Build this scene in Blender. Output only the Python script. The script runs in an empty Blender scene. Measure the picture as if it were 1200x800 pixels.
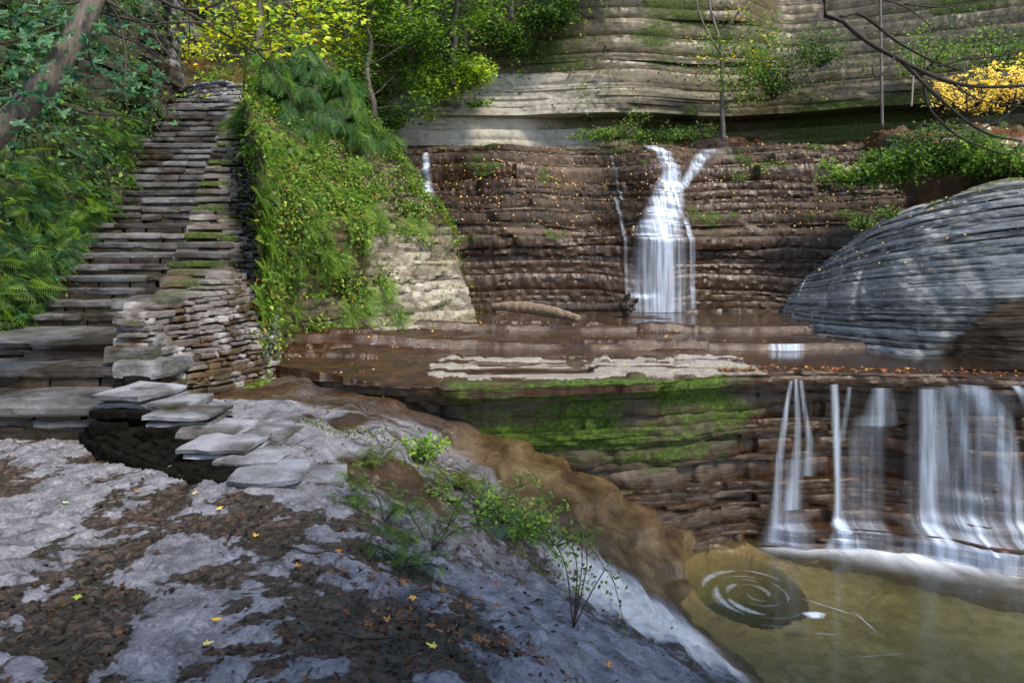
import bpy, math, random
import numpy as np
from mathutils import Vector, Matrix
random.seed(7); RNG = np.random.default_rng(11)
F = 900.0; HZ = 300.0
SC = bpy.context.scene
COL = SC.collection
PI = math.pi

def W(px, py, d):            # photograph pixel + real distance -> metres
    return ((px-600)/F*d, d, (HZ-py)/F*d)

# ------------------------------------------------------------------ noise
def _h(ix, iy, iz, seed):
    n = (ix.astype(np.int64)*374761393 + iy.astype(np.int64)*668265263 + iz.astype(np.int64)*2147483647 + seed*1274126177) & 0xffffffff
    n = ((n ^ (n >> 13))*1274126177) & 0xffffffff
    n = ((n ^ (n >> 15))*2246822519) & 0xffffffff
    return ((n ^ (n >> 16)) & 0xffffff)/float(0xffffff)*2-1
def vn(x, y, z=0.0, seed=0):
    x, y, z = np.broadcast_arrays(np.asarray(x, float), np.asarray(y, float), np.asarray(z, float))
    ix, iy, iz = np.floor(x), np.floor(y), np.floor(z)
    fx, fy, fz = x-ix, y-iy, z-iz
    fx = fx*fx*(3-2*fx); fy = fy*fy*(3-2*fy); fz = fz*fz*(3-2*fz)
    r = 0
    for a in (0, 1):
        wx = fx if a else 1-fx
        for b in (0, 1):
            wy = fy if b else 1-fy
            for c in (0, 1):
                wz = fz if c else 1-fz
                r = r + wx*wy*wz*_h(ix+a, iy+b, iz+c, seed)
    return r
def fbm(x, y, z=0.0, o=4, seed=0, g=0.5):
    r = 0; a = 1; t = 0
    for i in range(o):
        k = 2.03**i
        r = r + a*vn(np.asarray(x)*k+i*3.1, np.asarray(y)*k+i*1.7, np.asarray(z)*k, seed+i); t += a; a *= g
    return r/t
def hsh(i, seed=0):
    i = np.asarray(i)
    return _h(i, i*0, i*0, seed)
def sst(a, b, x):
    t = np.clip((x-a)/(b-a), 0, 1); return t*t*(3-2*t)

# ------------------------------------------------------------------ objects
def tag(o, label=None, cat=None, group=None, kind=None):
    if label: o['label'] = label
    if cat: o['category'] = cat
    if group: o['group'] = group
    if kind: o['kind'] = kind
    return o
def empty(name, loc, label, cat, group=None, rz=0):
    o = bpy.data.objects.new(name, None); COL.objects.link(o); o.location = loc; o.rotation_euler = (0, 0, rz)
    return tag(o, label, cat, group)
def mesh(name, V, Fc, mat, parent=None, attrs=None, smooth=False, matidx=None):
    """V (n,3), Fc (m,4) or (m,3) or list of such arrays."""
    V = np.ascontiguousarray(V, dtype=np.float32).reshape(-1, 3)
    if not isinstance(Fc, list): Fc = [Fc]
    Fc = [np.asarray(f, dtype=np.int32) for f in Fc if len(f)]
    me = bpy.data.meshes.new(name)
    me.vertices.add(len(V)); me.vertices.foreach_set('co', V.ravel())
    loops = np.concatenate([f.ravel() for f in Fc]); cnt = np.concatenate([np.full(len(f), f.shape[1], np.int32) for f in Fc])
    st = np.concatenate([[0], np.cumsum(cnt)[:-1]]).astype(np.int32)
    me.loops.add(len(loops)); me.loops.foreach_set('vertex_index', loops)
    me.polygons.add(len(cnt)); me.polygons.foreach_set('loop_start', st); me.polygons.foreach_set('loop_total', cnt)
    me.polygons.foreach_set('use_smooth', np.full(len(cnt), bool(smooth), dtype=bool))
    me.update(calc_edges=True); me.validate()
    if attrs:
        for k, a in attrs.items():
            a = np.asarray(a, dtype=np.float32)
            if a.ndim == 1:
                at = me.attributes.new(k, 'FLOAT', 'POINT'); at.data.foreach_set('value', a)
            else:
                if a.shape[1] == 3: a = np.concatenate([a, np.ones((len(a), 1), np.float32)], 1)
                at = me.attributes.new(k, 'FLOAT_COLOR', 'POINT'); at.data.foreach_set('color', np.ascontiguousarray(a, np.float32).ravel())
    if smooth == 'auto':
        me.polygons.foreach_set('use_smooth', np.ones(len(cnt), dtype=bool)); me.set_sharp_from_angle(angle=math.radians(38))
    me.materials.append(mat)
    ob = bpy.data.objects.new(name, me); COL.objects.link(ob)
    if parent: ob.parent = parent
    return ob
def grid_faces(nr, nc, off=0):
    i = np.arange(nr-1)[:, None]*nc + np.arange(nc-1)[None, :]
    i = i.ravel()+off
    return np.stack([i, i+1, i+nc+1, i+nc], 1)
def dup(o, loc, rot, sc=None, label=None, group=None, parent=None):
    c = o.copy(); COL.objects.link(c); c.location = loc; c.rotation_euler = rot
    if sc: c.scale = (sc, sc, sc) if not hasattr(sc, '__len__') else sc
    if label: c['label'] = label
    if group: c['group'] = group
    for ch in list(o.children):
        d = ch.copy(); COL.objects.link(d); d.parent = c
    return c

# ------------------------------------------------------------------ materials
class NT:
    def __init__(s, name):
        s.m = bpy.data.materials.new(name); s.m.use_nodes = True
        s.t = s.m.node_tree; s.t.nodes.clear()
        s.out = s.t.nodes.new('ShaderNodeOutputMaterial')
    def n(s, kind, **kw):
        nd = s.t.nodes.new('ShaderNode'+kind)
        for k, v in kw.items():
            if k.startswith('i_'):
                key = k[2:]
                key = int(key) if key.isdigit() else key.replace('_', ' ')
                s.set(nd.inputs[key], v)
            else: setattr(nd, k, v)
        return nd
    def set(s, inp, v):
        if isinstance(v, bpy.types.NodeSocket): s.t.links.new(v, inp)
        elif isinstance(v, (tuple, list)) and len(v) == 3 and inp.type == 'RGBA': inp.default_value = (*v, 1)
        else: inp.default_value = v
    def coord(s, scale=(1, 1, 1), kind='Object'):
        tc = s.n('TexCoord'); mp = s.n('Mapping'); mp.inputs['Scale'].default_value = scale
        s.t.links.new(tc.outputs[kind], mp.inputs[0]); return mp.outputs[0]
    def noise(s, vec, scale, detail=5, rough=.55, dist=0):
        nd = s.n('TexNoise', i_Scale=scale, i_Detail=detail, i_Roughness=rough, i_Distortion=dist)
        s.t.links.new(vec, nd.inputs['Vector']); return nd.outputs[0]
    def ramp(s, fac, stops, interp='LINEAR'):
        r = s.n('ValToRGB'); r.color_ramp.interpolation = interp
        e = r.color_ramp.elements
        while len(e) < len(stops): e.new(0.5)
        for q, (p, c) in zip(e, stops):
            q.position = p; q.color = (*c, 1) if hasattr(c, '__len__') else (c, c, c, 1)
        s.t.links.new(fac, r.inputs[0]); return r.outputs[0]
    def mix(s, fac, a, b, mode='MIX'):
        nd = s.n('MixRGB', blend_type=mode); s.set(nd.inputs[0], fac); s.set(nd.inputs[1], a); s.set(nd.inputs[2], b); return nd.outputs[0]
    def math(s, op, a, b=0.0, clamp=False):
        nd = s.n('Math', operation=op, use_clamp=clamp); s.set(nd.inputs[0], a); s.set(nd.inputs[1], b); return nd.outputs[0]
    def attr(s, name): return s.n('Attribute', attribute_name=name)

def rock_mat(name, dark, mid, light, bedk=.16, wet=(.055, .026, .014), dry=(.36, .34, .31), moss=(.06, .10, .012), band=9.0, bump=.5, rough=.75, detail=1.0):
    T = NT(name)
    cs = T.coord((1, 1, band)); co = T.coord()
    n1 = T.noise(cs, 1.1, 6, .6, .3)
    n2 = T.noise(co, 5.0*detail, 8, .62)
    n3 = T.noise(co, 38.0*detail, 4, .6)
    nL = T.noise(T.coord((1, 1, 2)), .9, 4, .6)
    bed = T.attr('bed').outputs['Fac']
    base = T.ramp(T.math('ADD', T.math('ADD', T.math('MULTIPLY', n1, .50), T.math('MULTIPLY', bed, bedk)), T.math('ADD', T.math('MULTIPLY', n2, .30), T.math('MULTIPLY', nL, .20))), [(.3, dark), (.48, mid), (.66, light)])
    at = T.attr('mask'); sp = T.n('SeparateColor'); T.set(sp.inputs[0], at.outputs['Color'])
    R, G, B = sp.outputs[0], sp.outputs[1], sp.outputs[2]
    def brk(m, sc, w=1.3, seed=0):
        nz = T.noise(T.coord((1, 1, 3)), sc, 7, .65)
        return T.math('MULTIPLY', T.math('SUBTRACT', T.math('ADD', m, T.math('MULTIPLY', nz, w)), .5*w+.28), 3.0, True)
    dryc = T.mix(n2, tuple(c*.62 for c in dry), tuple(min(1, c*1.35) for c in dry))
    c = T.mix(brk(B, 3.2), base, dryc)
    wn = T.noise(cs, 2.4, 7, .65)
    wetc = T.ramp(wn, [(.25, tuple(x*.28 for x in wet)), (.45, wet), (.62, (wet[0]*1.9, wet[1]*1.75, wet[2]*1.5)), (.78, (wet[0]*2.8, wet[1]*2.3, wet[2]*1.8))])
    gb = brk(G, 2.7)
    c = T.mix(gb, c, wetc)
    mn = T.noise(co, 17, 6, .7)
    mossc = T.ramp(mn, [(.30, tuple(x*.12 for x in moss)), (.5, moss), (.75, (moss[0]*2.6, moss[1]*2.4, moss[2]*2))])
    mb = brk(R, 4.3)
    c = T.mix(mb, c, mossc)
    n6 = T.noise(co, 130*detail, 3, .6)
    c = T.mix(.55, c, T.ramp(n3, [(.3, .35), (.7, 1.0)]), 'MULTIPLY')
    c = T.mix(.35, c, T.ramp(n6, [(.3, .35), (.65, 1.0)]), 'MULTIPLY')
    rg = T.mix(gb, (rough,)*3, T.ramp(n2, [(.35, .22), (.7, .65)]))
    rg = T.mix(mb, rg, (.95,)*3)
    h = T.math('ADD', T.math('MULTIPLY', T.noise(cs, 3.0, 8, .65), .6), T.math('ADD', T.math('MULTIPLY', n3, .12), T.math('MULTIPLY', n2, .35)))
    h = T.math('ADD', h, T.math('MULTIPLY', T.math('MULTIPLY', mb, mn), .8))
    bp = T.n('Bump', i_Strength=bump, i_Distance=.05, i_Height=h)
    p = T.n('BsdfPrincipled', i_Base_Color=c, i_Roughness=rg, i_Normal=bp.outputs[0])
    T.set(T.out.inputs[0], p.outputs[0]); return T.m

def leaf_mat(name, trans=.35, rough=.5, gain=1.0):
    T = NT(name); at = T.attr('tint')
    c = T.mix(T.noise(T.coord(), 30, 2), at.outputs['Color'], T.mix(1, at.outputs['Color'], (1.35*gain, 1.3*gain, 1.0*gain), 'MULTIPLY'))
    p = T.n('BsdfPrincipled', i_Base_Color=c, i_Roughness=rough)
    p.inputs['Specular IOR Level'].default_value = .35
    tr = T.n('BsdfTranslucent', i_Color=T.mix(1, c, (1.5, 1.6, .7), 'MULTIPLY'))
    mx = T.n('MixShader', i_0=trans, i_1=p.outputs[0], i_2=tr.outputs[0])
    T.set(T.out.inputs[0], mx.outputs[0]); return T.m
def bark_mat(name, c1, c2, sc=(14, 14, 3)):
    T = NT(name); v = T.coord(sc); n = T.noise(v, 2.2, 7, .65)
    c = T.ramp(n, [(.3, c1), (.7, c2)])
    p = T.n('BsdfPrincipled', i_Base_Color=c, i_Roughness=.85, i_Normal=T.n('Bump', i_Strength=.7, i_Distance=.02, i_Height=n).outputs[0])
    T.set(T.out.inputs[0], p.outputs[0]); return T.m

M = {}
M['ledge'] = rock_mat('ledge rock', (.020, .014, .010), (.055, .040, .028), (.14, .11, .085), wet=(.040, .019, .008), dry=(.31, .285, .25), moss=(.055, .105, .006), band=12)
M['fall_rock'] = rock_mat('falls rock', (.020, .013, .008), (.058, .037, .023), (.135, .092, .060), wet=(.038, .019, .009), dry=(.24, .20, .165), band=8)
M['cliff'] = rock_mat('cliff rock', (.06, .05, .032), (.17, .145, .10), (.31, .27, .19), wet=(.075, .06, .03), dry=(.50, .46, .39), moss=(.05, .075, .012), band=6, detail=.7)
M['outcrop'] = rock_mat('grey layered rock', (.085, .085, .082), (.29, .287, .28), (.56, .555, .545), wet=(.07, .042, .018), dry=(.58, .57, .55), band=13, bump=.8, bedk=.26)
M['masonry'] = rock_mat('masonry stone', (.06, .052, .05), (.17, .15, .145), (.36, .33, .33), wet=(.07, .048, .027), dry=(.42, .40, .42), band=1.5, bump=.6, detail=2.0)
M['step'] = rock_mat('step stone', (.045, .043, .045), (.12, .118, .125), (.24, .24, .265), wet=(.03, .022, .015), dry=(.34, .35, .4), moss=(.045, .055, .012), band=2, bump=.5, detail=1.6)
M['soil'] = rock_mat('slope soil', (.012, .009, .005), (.03, .022, .012), (.06, .045, .022), wet=(.09, .042, .018), dry=(.2, .2, .2), moss=(.03, .055, .01), band=1)
M['leaf'] = leaf_mat('living leaf', .4, .45)
M['litter'] = leaf_mat('dead leaf', .08, .6)
M['bark'] = bark_mat('grey bark', (.05, .04, .035), (.2, .17, .15))
M['bark_dark'] = bark_mat('dark bark', (.015, .011, .009), (.06, .045, .035))
M['bark_pale'] = bark_mat('pale bark', (.16, .14, .11), (.36, .33, .27))
M['wood'] = bark_mat('driftwood', (.07, .045, .03), (.3, .22, .16), (2, 12, 12))

# ground material: dry grey slab tops, dark brown sodden litter in hollows, golden wet basin
def ground_mat():
    T = NT('ground rock')
    co = T.coord(); cf = T.coord((1, 1.35, 1))
    n2 = T.noise(co, 6, 8, .62); n3 = T.noise(co, 55, 5, .65); n4 = T.noise(cf, 18, 6, .65); n7 = T.noise(co, 150, 4, .65)
    at = T.attr('mask'); sp = T.n('SeparateColor'); T.set(sp.inputs[0], at.outputs['Color'])
    R, G, B = sp.outputs[0], sp.outputs[1], sp.outputs[2]     # R litter, G wet brown, B pale crest
    grey = T.ramp(T.math('ADD', T.math('MULTIPLY', n2, .6), T.math('MULTIPLY', n3, .4)), [(.36, (.05, .048, .052)), (.47, (.15, .148, .168)), (.64, (.31, .31, .35))])
    vc2 = T.n('TexVoronoi', feature='DISTANCE_TO_EDGE', i_Scale=2.6); T.t.links.new(T.mix(.30, T.coord((1, 1.6, 0)), T.n('TexNoise', i_Scale=2.0, i_Detail=6).outputs[1]), vc2.inputs['Vector'])
    crk = T.ramp(T.math('ADD', vc2.outputs['Distance'], T.math('MULTIPLY', T.math('SUBTRACT', n4, .5), .03)), [(.0, .22), (.012, .35), (.028, 1.0)])
    crk = T.mix(T.ramp(T.noise(co, 1.3, 3), [(.45, 0.), (.6, 1.)]), (1., 1., 1.), crk)
    grey = T.mix(1, grey, crk, 'MULTIPLY')
    pale = T.ramp(n2, [(.3, (.46, .43, .40)), (.55, (.74, .71, .67))])
    c = T.mix(B, grey, pale)
    wet = T.ramp(T.noise(T.coord((1, 1, 2.5)), 1.5, 9, .62), [(.30, (.024, .015, .007)), (.45, (.072, .046, .022)), (.56, (.13, .090, .045)), (.70, (.21, .16, .088))])
    zc = T.n('MapRange', i_Value=T.n('SeparateXYZ', i_0=co).outputs[2]); zc.inputs[1].default_value = -2.15; zc.inputs[2].default_value = -1.85
    wet = T.mix(T.math('MULTIPLY', zc.outputs[0], .8), wet, T.mix(1, wet, (.42, .30, .24), 'MULTIPLY'))
    wet = T.mix(T.math('MULTIPLY', T.math('LESS_THAN', T.n('SeparateXYZ', i_0=co).outputs[2], -3.64), 1.0), wet, T.ramp(n2, [(.3, (.24, .16, .065)), (.7, (.40, .29, .14))]))
    wet = T.mix(T.math('LESS_THAN', T.n('SeparateXYZ', i_0=co).outputs[2], -4.25), wet, (.03, .075, .075))  # pothole floor painted dark teal to imitate the darkness of deep water
    wet = T.mix(.7, wet, crk, 'MULTIPLY')
    c = T.mix(G, c, wet)
    n5 = T.noise(T.coord((1, 1.6, 1)), 5.5, 5, .7)
    lm = T.math('MULTIPLY', T.math('SUBTRACT', T.math('ADD', R, T.math('ADD', T.math('MULTIPLY', n4, .9), T.math('MULTIPLY', n5, 1.0))), .56+.95), 3.6, True)
    v = T.n('TexVoronoi', i_Scale=27); T.t.links.new(T.mix(.05, co, T.n('TexNoise', i_Scale=9.0, i_Detail=5).outputs[1]), v.inputs['Vector'])
    vc = T.n('SeparateColor'); T.set(vc.inputs[0], v.outputs['Color'])
    lit = T.ramp(T.math('ADD', T.math('MULTIPLY', n4, .6), T.math('MULTIPLY', vc.outputs[0], .4)), [(.2, (.010, .008, .006)), (.45, (.030, .022, .016)), (.62, (.062, .040, .027)), (.8, (.11, .062, .036))])
    c = T.mix(.6, c, T.ramp(n7, [(.32, .35), (.6, 1.0), (.8, 1.25)]), 'MULTIPLY')
    c = T.mix(lm, c, lit)
    lit = T.mix(T.ramp(T.noise(co, 1.7, 4), [(.4, 0.), (.62, .75)]), lit, T.ramp(n4, [(.35, (.012, .011, .005)), (.65, (.045, .034, .014))]))
    c = T.mix(lm, c, lit)
    rg = T.mix(lm, T.mix(G, (.72,)*3, T.ramp(n2, [(.35, .12), (.7, .5)])), T.ramp(n4, [(.35, .25), (.65, .8)]))
    h = T.math('ADD', T.math('MULTIPLY', n2, .3), T.math('ADD', T.math('MULTIPLY', n3, .16), T.math('MULTIPLY', n4, .3)))
    h = T.math('ADD', h, T.math('MULTIPLY', T.math('MULTIPLY', lm, v.outputs['Distance']), .45))
    bp = T.n('Bump', i_Strength=.8, i_Distance=.035, i_Height=T.math('ADD', h, T.math('MULTIPLY', n7, .07)))
    p = T.n('BsdfPrincipled', i_Base_Color=c, i_Roughness=rg, i_Normal=bp.outputs[0])
    T.set(T.out.inputs[0], p.outputs[0]); return T.m
M['ground'] = ground_mat()

def water_mat(name, tint, rip=.05, absorb=None, dens=1.0, murk=None, refl=(.9, .95, 1)):
    T = NT(name)
    fr = T.n('Fresnel', i_IOR=1.33)
    bp = T.n('Bump', i_Strength=rip, i_Distance=.1, i_Height=T.noise(T.coord((1, 2.2, 1)), 2.5, 3, .5))
    T.set(fr.inputs['Normal'], bp.outputs[0])
    gl = T.n('BsdfGlossy', i_Color=refl, i_Roughness=.13, i_Normal=bp.outputs[0])
    tr = T.n('BsdfTransparent', i_Color=tint)
    mx = T.n('MixShader', i_0=fr.outputs[0], i_1=tr.outputs[0], i_2=gl.outputs[0])
    if murk:
        mx2 = T.n('MixShader', i_0=murk[1], i_1=tr.outputs[0], i_2=T.n('BsdfDiffuse', i_Color=murk[0]).outputs[0])
        T.set(mx.inputs[1], mx2.outputs[0])
    T.set(T.out.inputs[0], mx.outputs[0])
    if absorb:
        ab = T.n('VolumeAbsorption', i_Color=absorb, i_Density=dens); T.set(T.out.inputs[1], ab.outputs[0])
    return T.m
M['pool'] = water_mat('pool water', (.97, .97, .95), .03, (.48, .68, .56), 1.0, murk=((.42, .37, .19), .085))
M['stream'] = water_mat('stream water', (.95, .93, .88), .03, murk=((.085, .047, .020), .5))
def fall_mat():
    T = NT('falling water')
    at = T.attr('flow')   # R: along width(m), G: down length(m), B: opacity
    sp = T.n('SeparateColor'); T.set(sp.inputs[0], at.outputs['Color'])
    cb = T.n('CombineXYZ', i_0=sp.outputs[0], i_1=sp.outputs[1])
    mp = T.n('Mapping'); mp.inputs['Scale'].default_value = (9, .55, 1); T.t.links.new(cb.outputs[0], mp.inputs[0])
    n = T.noise(mp.outputs[0], 1.3, 3, .5, .25)
    st = T.ramp(n, [(.32, .22), (.5, .62), (.64, 1.0)])
    al = T.math('MULTIPLY', st, sp.outputs[2], True)
    d = T.n('BsdfDiffuse', i_Color=(.70, .81, 1.0)); tl = T.n('BsdfTranslucent', i_Color=(.70, .81, 1.0))
    m1 = T.n('MixShader', i_0=.35, i_1=d.outputs[0], i_2=tl.outputs[0])
    mx = T.n('MixShader', i_0=al, i_1=T.n('BsdfTransparent').outputs[0], i_2=m1.outputs[0])
    T.set(T.out.inputs[0], mx.outputs[0]); return T.m
M['fall'] = fall_mat()
def foam_mat():
    T = NT('foam'); at = T.attr('flow'); sp = T.n('SeparateColor'); T.set(sp.inputs[0], at.outputs['Color'])
    cb = T.n('CombineXYZ', i_0=sp.outputs[0], i_1=sp.outputs[1])
    mp = T.n('Mapping'); mp.inputs['Scale'].default_value = (3.0, 1.0, 1); T.t.links.new(cb.outputs[0], mp.inputs[0])
    n = T.noise(mp.outputs[0], 1.6, 5, .6, .6)
    al = T.math('MULTIPLY', T.ramp(n, [(.3, .3), (.62, 1.0)]), sp.outputs[2], True)
    d = T.n('BsdfDiffuse', i_Color=(.78, .84, .95))
    mx = T.n('MixShader', i_0=al, i_1=T.n('BsdfTransparent').outputs[0], i_2=d.outputs[0])
    T.set(T.out.inputs[0], mx.outputs[0]); return T.m
M['foam'] = foam_mat()

# ------------------------------------------------------------------ strata surface generator
def crom(pts, n):
    pts = np.array(pts, float); d = np.r_[0, np.cumsum(np.linalg.norm(np.diff(pts, axis=0), axis=1))]
    s = np.linspace(0, d[-1], n)
    P = np.vstack([2*pts[0]-pts[1], pts, 2*pts[-1]-pts[-2]])
    k = np.clip(np.searchsorted(d, s, side='right')-1, 0, len(pts)-2)
    t = ((s-d[k])/(d[k+1]-d[k]))[:, None]
    p0, p1, p2, p3 = P[k], P[k+1], P[k+2], P[k+3]
    return .5*((2*p1)+(-p0+p2)*t+(2*p0-5*p1+4*p2-p3)*t*t+(-p0+3*p1-3*p2+p3)*t**3), s
def layer_list(z0, z1, th, seed):
    r = random.Random(seed); z = [z0]
    while z[-1] < z1-.01:
        z.append(z[-1]+r.choice(th)*r.uniform(.7, 1.3))
    z[-1] = z1
    if len(z) > 2 and z[-1]-z[-2] < .015: z.pop(-2)
    return z
def strata(curve, nu, zs, push, amp, seed=0, dirn=None, blk=(.5, 1.4), bamp=.5, freq=1.3, tilt=0.0, rows=.06, rough=.012, wav=.02, wbk=.42):
    """returns P (nr,nu,3), lay (nr,), top flag (nr,), s"""
    C, s = crom(curve, nu)
    tg = np.gradient(C, axis=0); tg /= np.linalg.norm(tg, axis=1)[:, None]
    N = np.stack([tg[:, 1], -tg[:, 0]], 1)
    if dirn is not None:
        N = np.tile(np.array(dirn, float)/np.hypot(*dirn), (nu, 1)) if not callable(dirn) else dirn(C, N)
    R = []; lay = []; top = []
    for i in range(len(zs)-1):
        zb, zt = zs[i], zs[i+1]
        r = random.Random(seed*1000+i)
        A = (amp(.5*(zb+zt)) if callable(amp) else amp)*r.uniform(.25, 1.3)
        w = r.uniform(*blk)*1.8; ph = r.uniform(0, 10)
        cell = np.floor((s+ph+.25*vn(s*3, i*5.1))/w)
        act = sst(-.1, .5, vn(s*.45+ph, i*2.9, 0, seed+3))
        jb = bamp*act*(r.random() < .45)
        j = A*(vn(s*freq+ph, i*.9, 0, seed)*.85+vn(s*freq*2.3, i*1.1, 0, seed+1)*.35+fbm(s*freq*6, i*1.3, 0, 3, seed+2)*.14) + A*jb*hsh(cell+i*31, seed) + A*r.uniform(-.5, .5)
        j = j-1.6*A*sst(.25, .5, fbm(s*freq*1.4, i*1.7, 0, 3, seed+7))
        zz = .5*(zb+zt)
        base = push(C[:, 0], C[:, 1], zz, s)
        n = max(1, int(math.ceil((zt-zb)/rows)))
        ts = [0.0]+[k/n for k in range(1, n)]+[1.0]
        for q, t in enumerate(ts):
            z = zb+(zt-zb)*t
            e = .35*(zt-zb)*(abs(2*t-1)**4)*.35
            rg = rough*fbm(s*9, z*14, i*.3, 3, seed+5)*2+rough*2.2*fbm(s*1.6, z*1.2, 3, 3, seed+6)
            wb = lambda m, th_: th_*wbk*fbm(s*.9*freq, m*5.7, 0, 3, seed+11)
            thb = zt-zb if i == 0 else min(zt-zb, zb-zs[i-1]); tht = zt-zb if i == len(zs)-2 else min(zt-zb, zs[i+2]-zt)
            zw = z+wav*vn(s*.8, z*1.5, 0, seed+9)+tilt*(s-s.mean())+wb(i, thb)*(1-t)+wb(i+1, tht)*t
            d = base+j+rg-e
            R.append(np.stack([C[:, 0]+N[:, 0]*d, C[:, 1]+N[:, 1]*d, zw], 1)); lay.append(i); top.append(1.0 if q == len(ts)-1 else (0.5 if q == 0 else 0.))
    return np.array(R), np.array(lay), np.array(top), s
def normals(P):
    a = np.gradient(P, axis=1); b = np.gradient(P, axis=0)
    n = np.cross(a, b); l = np.linalg.norm(n, axis=2)[..., None]+1e-9
    return n/l
def surf(name, P, mat, mask, label=None, smooth='auto', parent=None, lay=None):
    nr, nc = P.shape[:2]
    at = {'mask': mask.reshape(-1, 3)}
    if lay is not None:
        b = np.zeros((nr, nc)); b[:len(lay)] = hsh(np.asarray(lay)*7+3, 5)[:, None]+.5*vn(P[:len(lay), :, 0]*.6, P[:len(lay), :, 1]*.6, np.asarray(lay)[:, None]*3.3+P[:len(lay), :, 0]*0)
        at['bed'] = b.ravel()
    return mesh(name, P.reshape(-1, 3), grid_faces(nr, nc), mat, parent, at, smooth)

# ------------------------------------------------------------------ leaf / frond scattering (numpy)
def frame_rot(nrm, ang):
    """rotation matrices whose z axis = nrm, rotated by ang about it."""
    nrm = nrm/(np.linalg.norm(nrm, axis=1)[:, None]+1e-9)
    up = np.where(np.abs(nrm[:, 2:3]) > .95, np.array([[1., 0, 0]]), np.array([[0, 0, 1.]]))
    x = np.cross(up, nrm); x /= np.linalg.norm(x, axis=1)[:, None]+1e-9
    y = np.cross(nrm, x)
    c, s_ = np.cos(ang)[:, None], np.sin(ang)[:, None]
    X = x*c+y*s_; Y = -x*s_+y*c
    return np.stack([X, Y, nrm], 2)
def instance(tv, tf, tt, pos, R, sc, tint):
    """merge a template (verts, faces, per-vertex tint gain) at many places"""
    n = len(pos); k = len(tv)
    V = np.einsum('nij,kj->nki', R, tv)*np.asarray(sc).reshape(n, 1, -1)+pos[:, None, :]
    Fc = (tf[None]+(np.arange(n)*k)[:, None, None]).reshape(-1, tf.shape[1])
    T = tint[:, None, :]*tt[None, :, None]
    return V.reshape(-1, 3), Fc, T.reshape(-1, 3)
# simple leaf: folded rhombus, y along
LEAFV = np.array([[0, 0, 0], [-.30, .45, .09], [0, 1, -.06], [.30, .45, .09], [0, .45, 0]], float)
LEAFF = np.array([[0, 4, 2, 1], [0, 3, 2, 4]])
LEAFT = np.array([.85, 1.05, 1, 1.05, .9])
# lobed leaf (maple like)
def lobed():
    a = np.radians([-90, -60, -25, -5, 20, 40, 60, 75, 90, 105, 120, 140, 160, 185, 205, 240])
    r = np.array([.08, .45, .55, .35, .95, .5, .45, .8, 1.1, .8, .45, .5, .95, .35, .55, .45])*.55
    v = [[0, .3, .02]]+[[math.cos(t)*q, .3+math.sin(t)*q, .06*math.sin(5*t)-.05*q] for t, q in zip(a, r)]
    f = [[0, i, i % 16+1] for i in range(1, 17)]
    return np.array(v), np.array(f), np.array([.9]+[1.05]*16)
LOBV, LOBF, LOBT = lobed()
def jit_tint(n, cols, var=.25, r=RNG):
    cols = np.array(cols, float)
    c = cols[r.integers(0, len(cols), n)]
    return np.clip(c*(1+var*(r.random((n, 1))*2-1))*(1+.12*(r.random((n, 3))*2-1)), 0, 1)
# frond: rachis arching out along +Y then drooping; pinnae pairs
def frond(L=1.0, n=13, w=.26, droop=.5, bip=False):
    V = []; Fc = []; T = []
    def add(vs, fs, t):
        o = len(V); V.extend(vs); Fc.extend([[a+o for a in f] for f in fs]); T.extend([t]*len(vs))
    def P(t): return np.array([0, L*(t-.18*droop*t*t), L*(.22*t-droop*t*t)])
    for i in range(n+1):
        t = .12+.86*i/n; p = P(t); q = P(min(1, t+.03))-p; q /= np.linalg.norm(q)
        ln = w*L*math.sin(PI*min(1, (t*.93+.07))**.8)**.8+.02*L
        for sx in (-1, 1):
            d = np.array([sx*.92, 0, 0])+q*.42-np.array([0, 0, .22])
            d /= np.linalg.norm(d)
            wd = L/n*.42
            a = p-q*wd*.5; b = p+q*wd*.5
            tip = p+d*ln
            mid = p+d*ln*.5
            add([a, mid-q*wd*.55+np.array([0, 0, .012*L]), tip, mid+q*wd*.55+np.array([0, 0, .012*L])], [[0, 1, 2, 3]], .85+.3*(i/n))
    for i in range(4):
        p, q = P(i/4), P((i+1)/4); e = np.array([.006*L, 0, 0])
        add([p-e, p+e, q+e*.6, q-e*.6], [[0, 1, 2, 3]], .6)
    return np.array(V), np.array(Fc), np.array(T)
FRV, FRF, FRT = frond()
FSV, FSF, FST = frond(n=8, w=.3, droop=.7)

def leaf_cloud(name, pos, nrm, size, cols, mat=None, parent=None, lob=False, var=.3, tilt=.5, r=RNG, kind=None):
    n = len(pos)
    nr = nrm+tilt*r.normal(size=(n, 3))
    R = frame_rot(nr, r.random(n)*2*PI)
    sc = size*(.6+.8*r.random(n))
    tv, tf, tt = (LOBV, LOBF, LOBT) if lob else (LEAFV, LEAFF, LEAFT)
    V, Fc, T = instance(tv, tf, tt, pos, R, sc, jit_tint(n, cols, var, r))
    return mesh(name, V, Fc, mat or M['leaf'], parent, {'tint': T})
GREEN = [(.055, .125, .018), (.09, .18, .02), (.035, .085, .018), (.14, .24, .025)]
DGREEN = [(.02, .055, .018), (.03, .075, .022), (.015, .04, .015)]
BGREEN = [(.14, .26, .04), (.22, .34, .05), (.10, .20, .03)]
YGREEN = [(.42, .50, .02), (.58, .56, .03), (.28, .42, .02), (.62, .60, .05)]  # yellow-green leaf tone, brightened to stand in for sunlight through it
BLGREEN = [(.03, .11, .06), (.05, .15, .08), (.02, .075, .04)]
YEL = [(.75, .5, .04), (.8, .55, .08), (.6, .38, .03), (.5, .42, .04)]
DEAD = [(.12, .045, .015), (.2, .085, .03), (.07, .03, .015), (.25, .13, .05), (.04, .02, .012)]
LITE = [(.5, .3, .12), (.55, .38, .2), (.35, .16, .06), (.6, .45, .1)]

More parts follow.
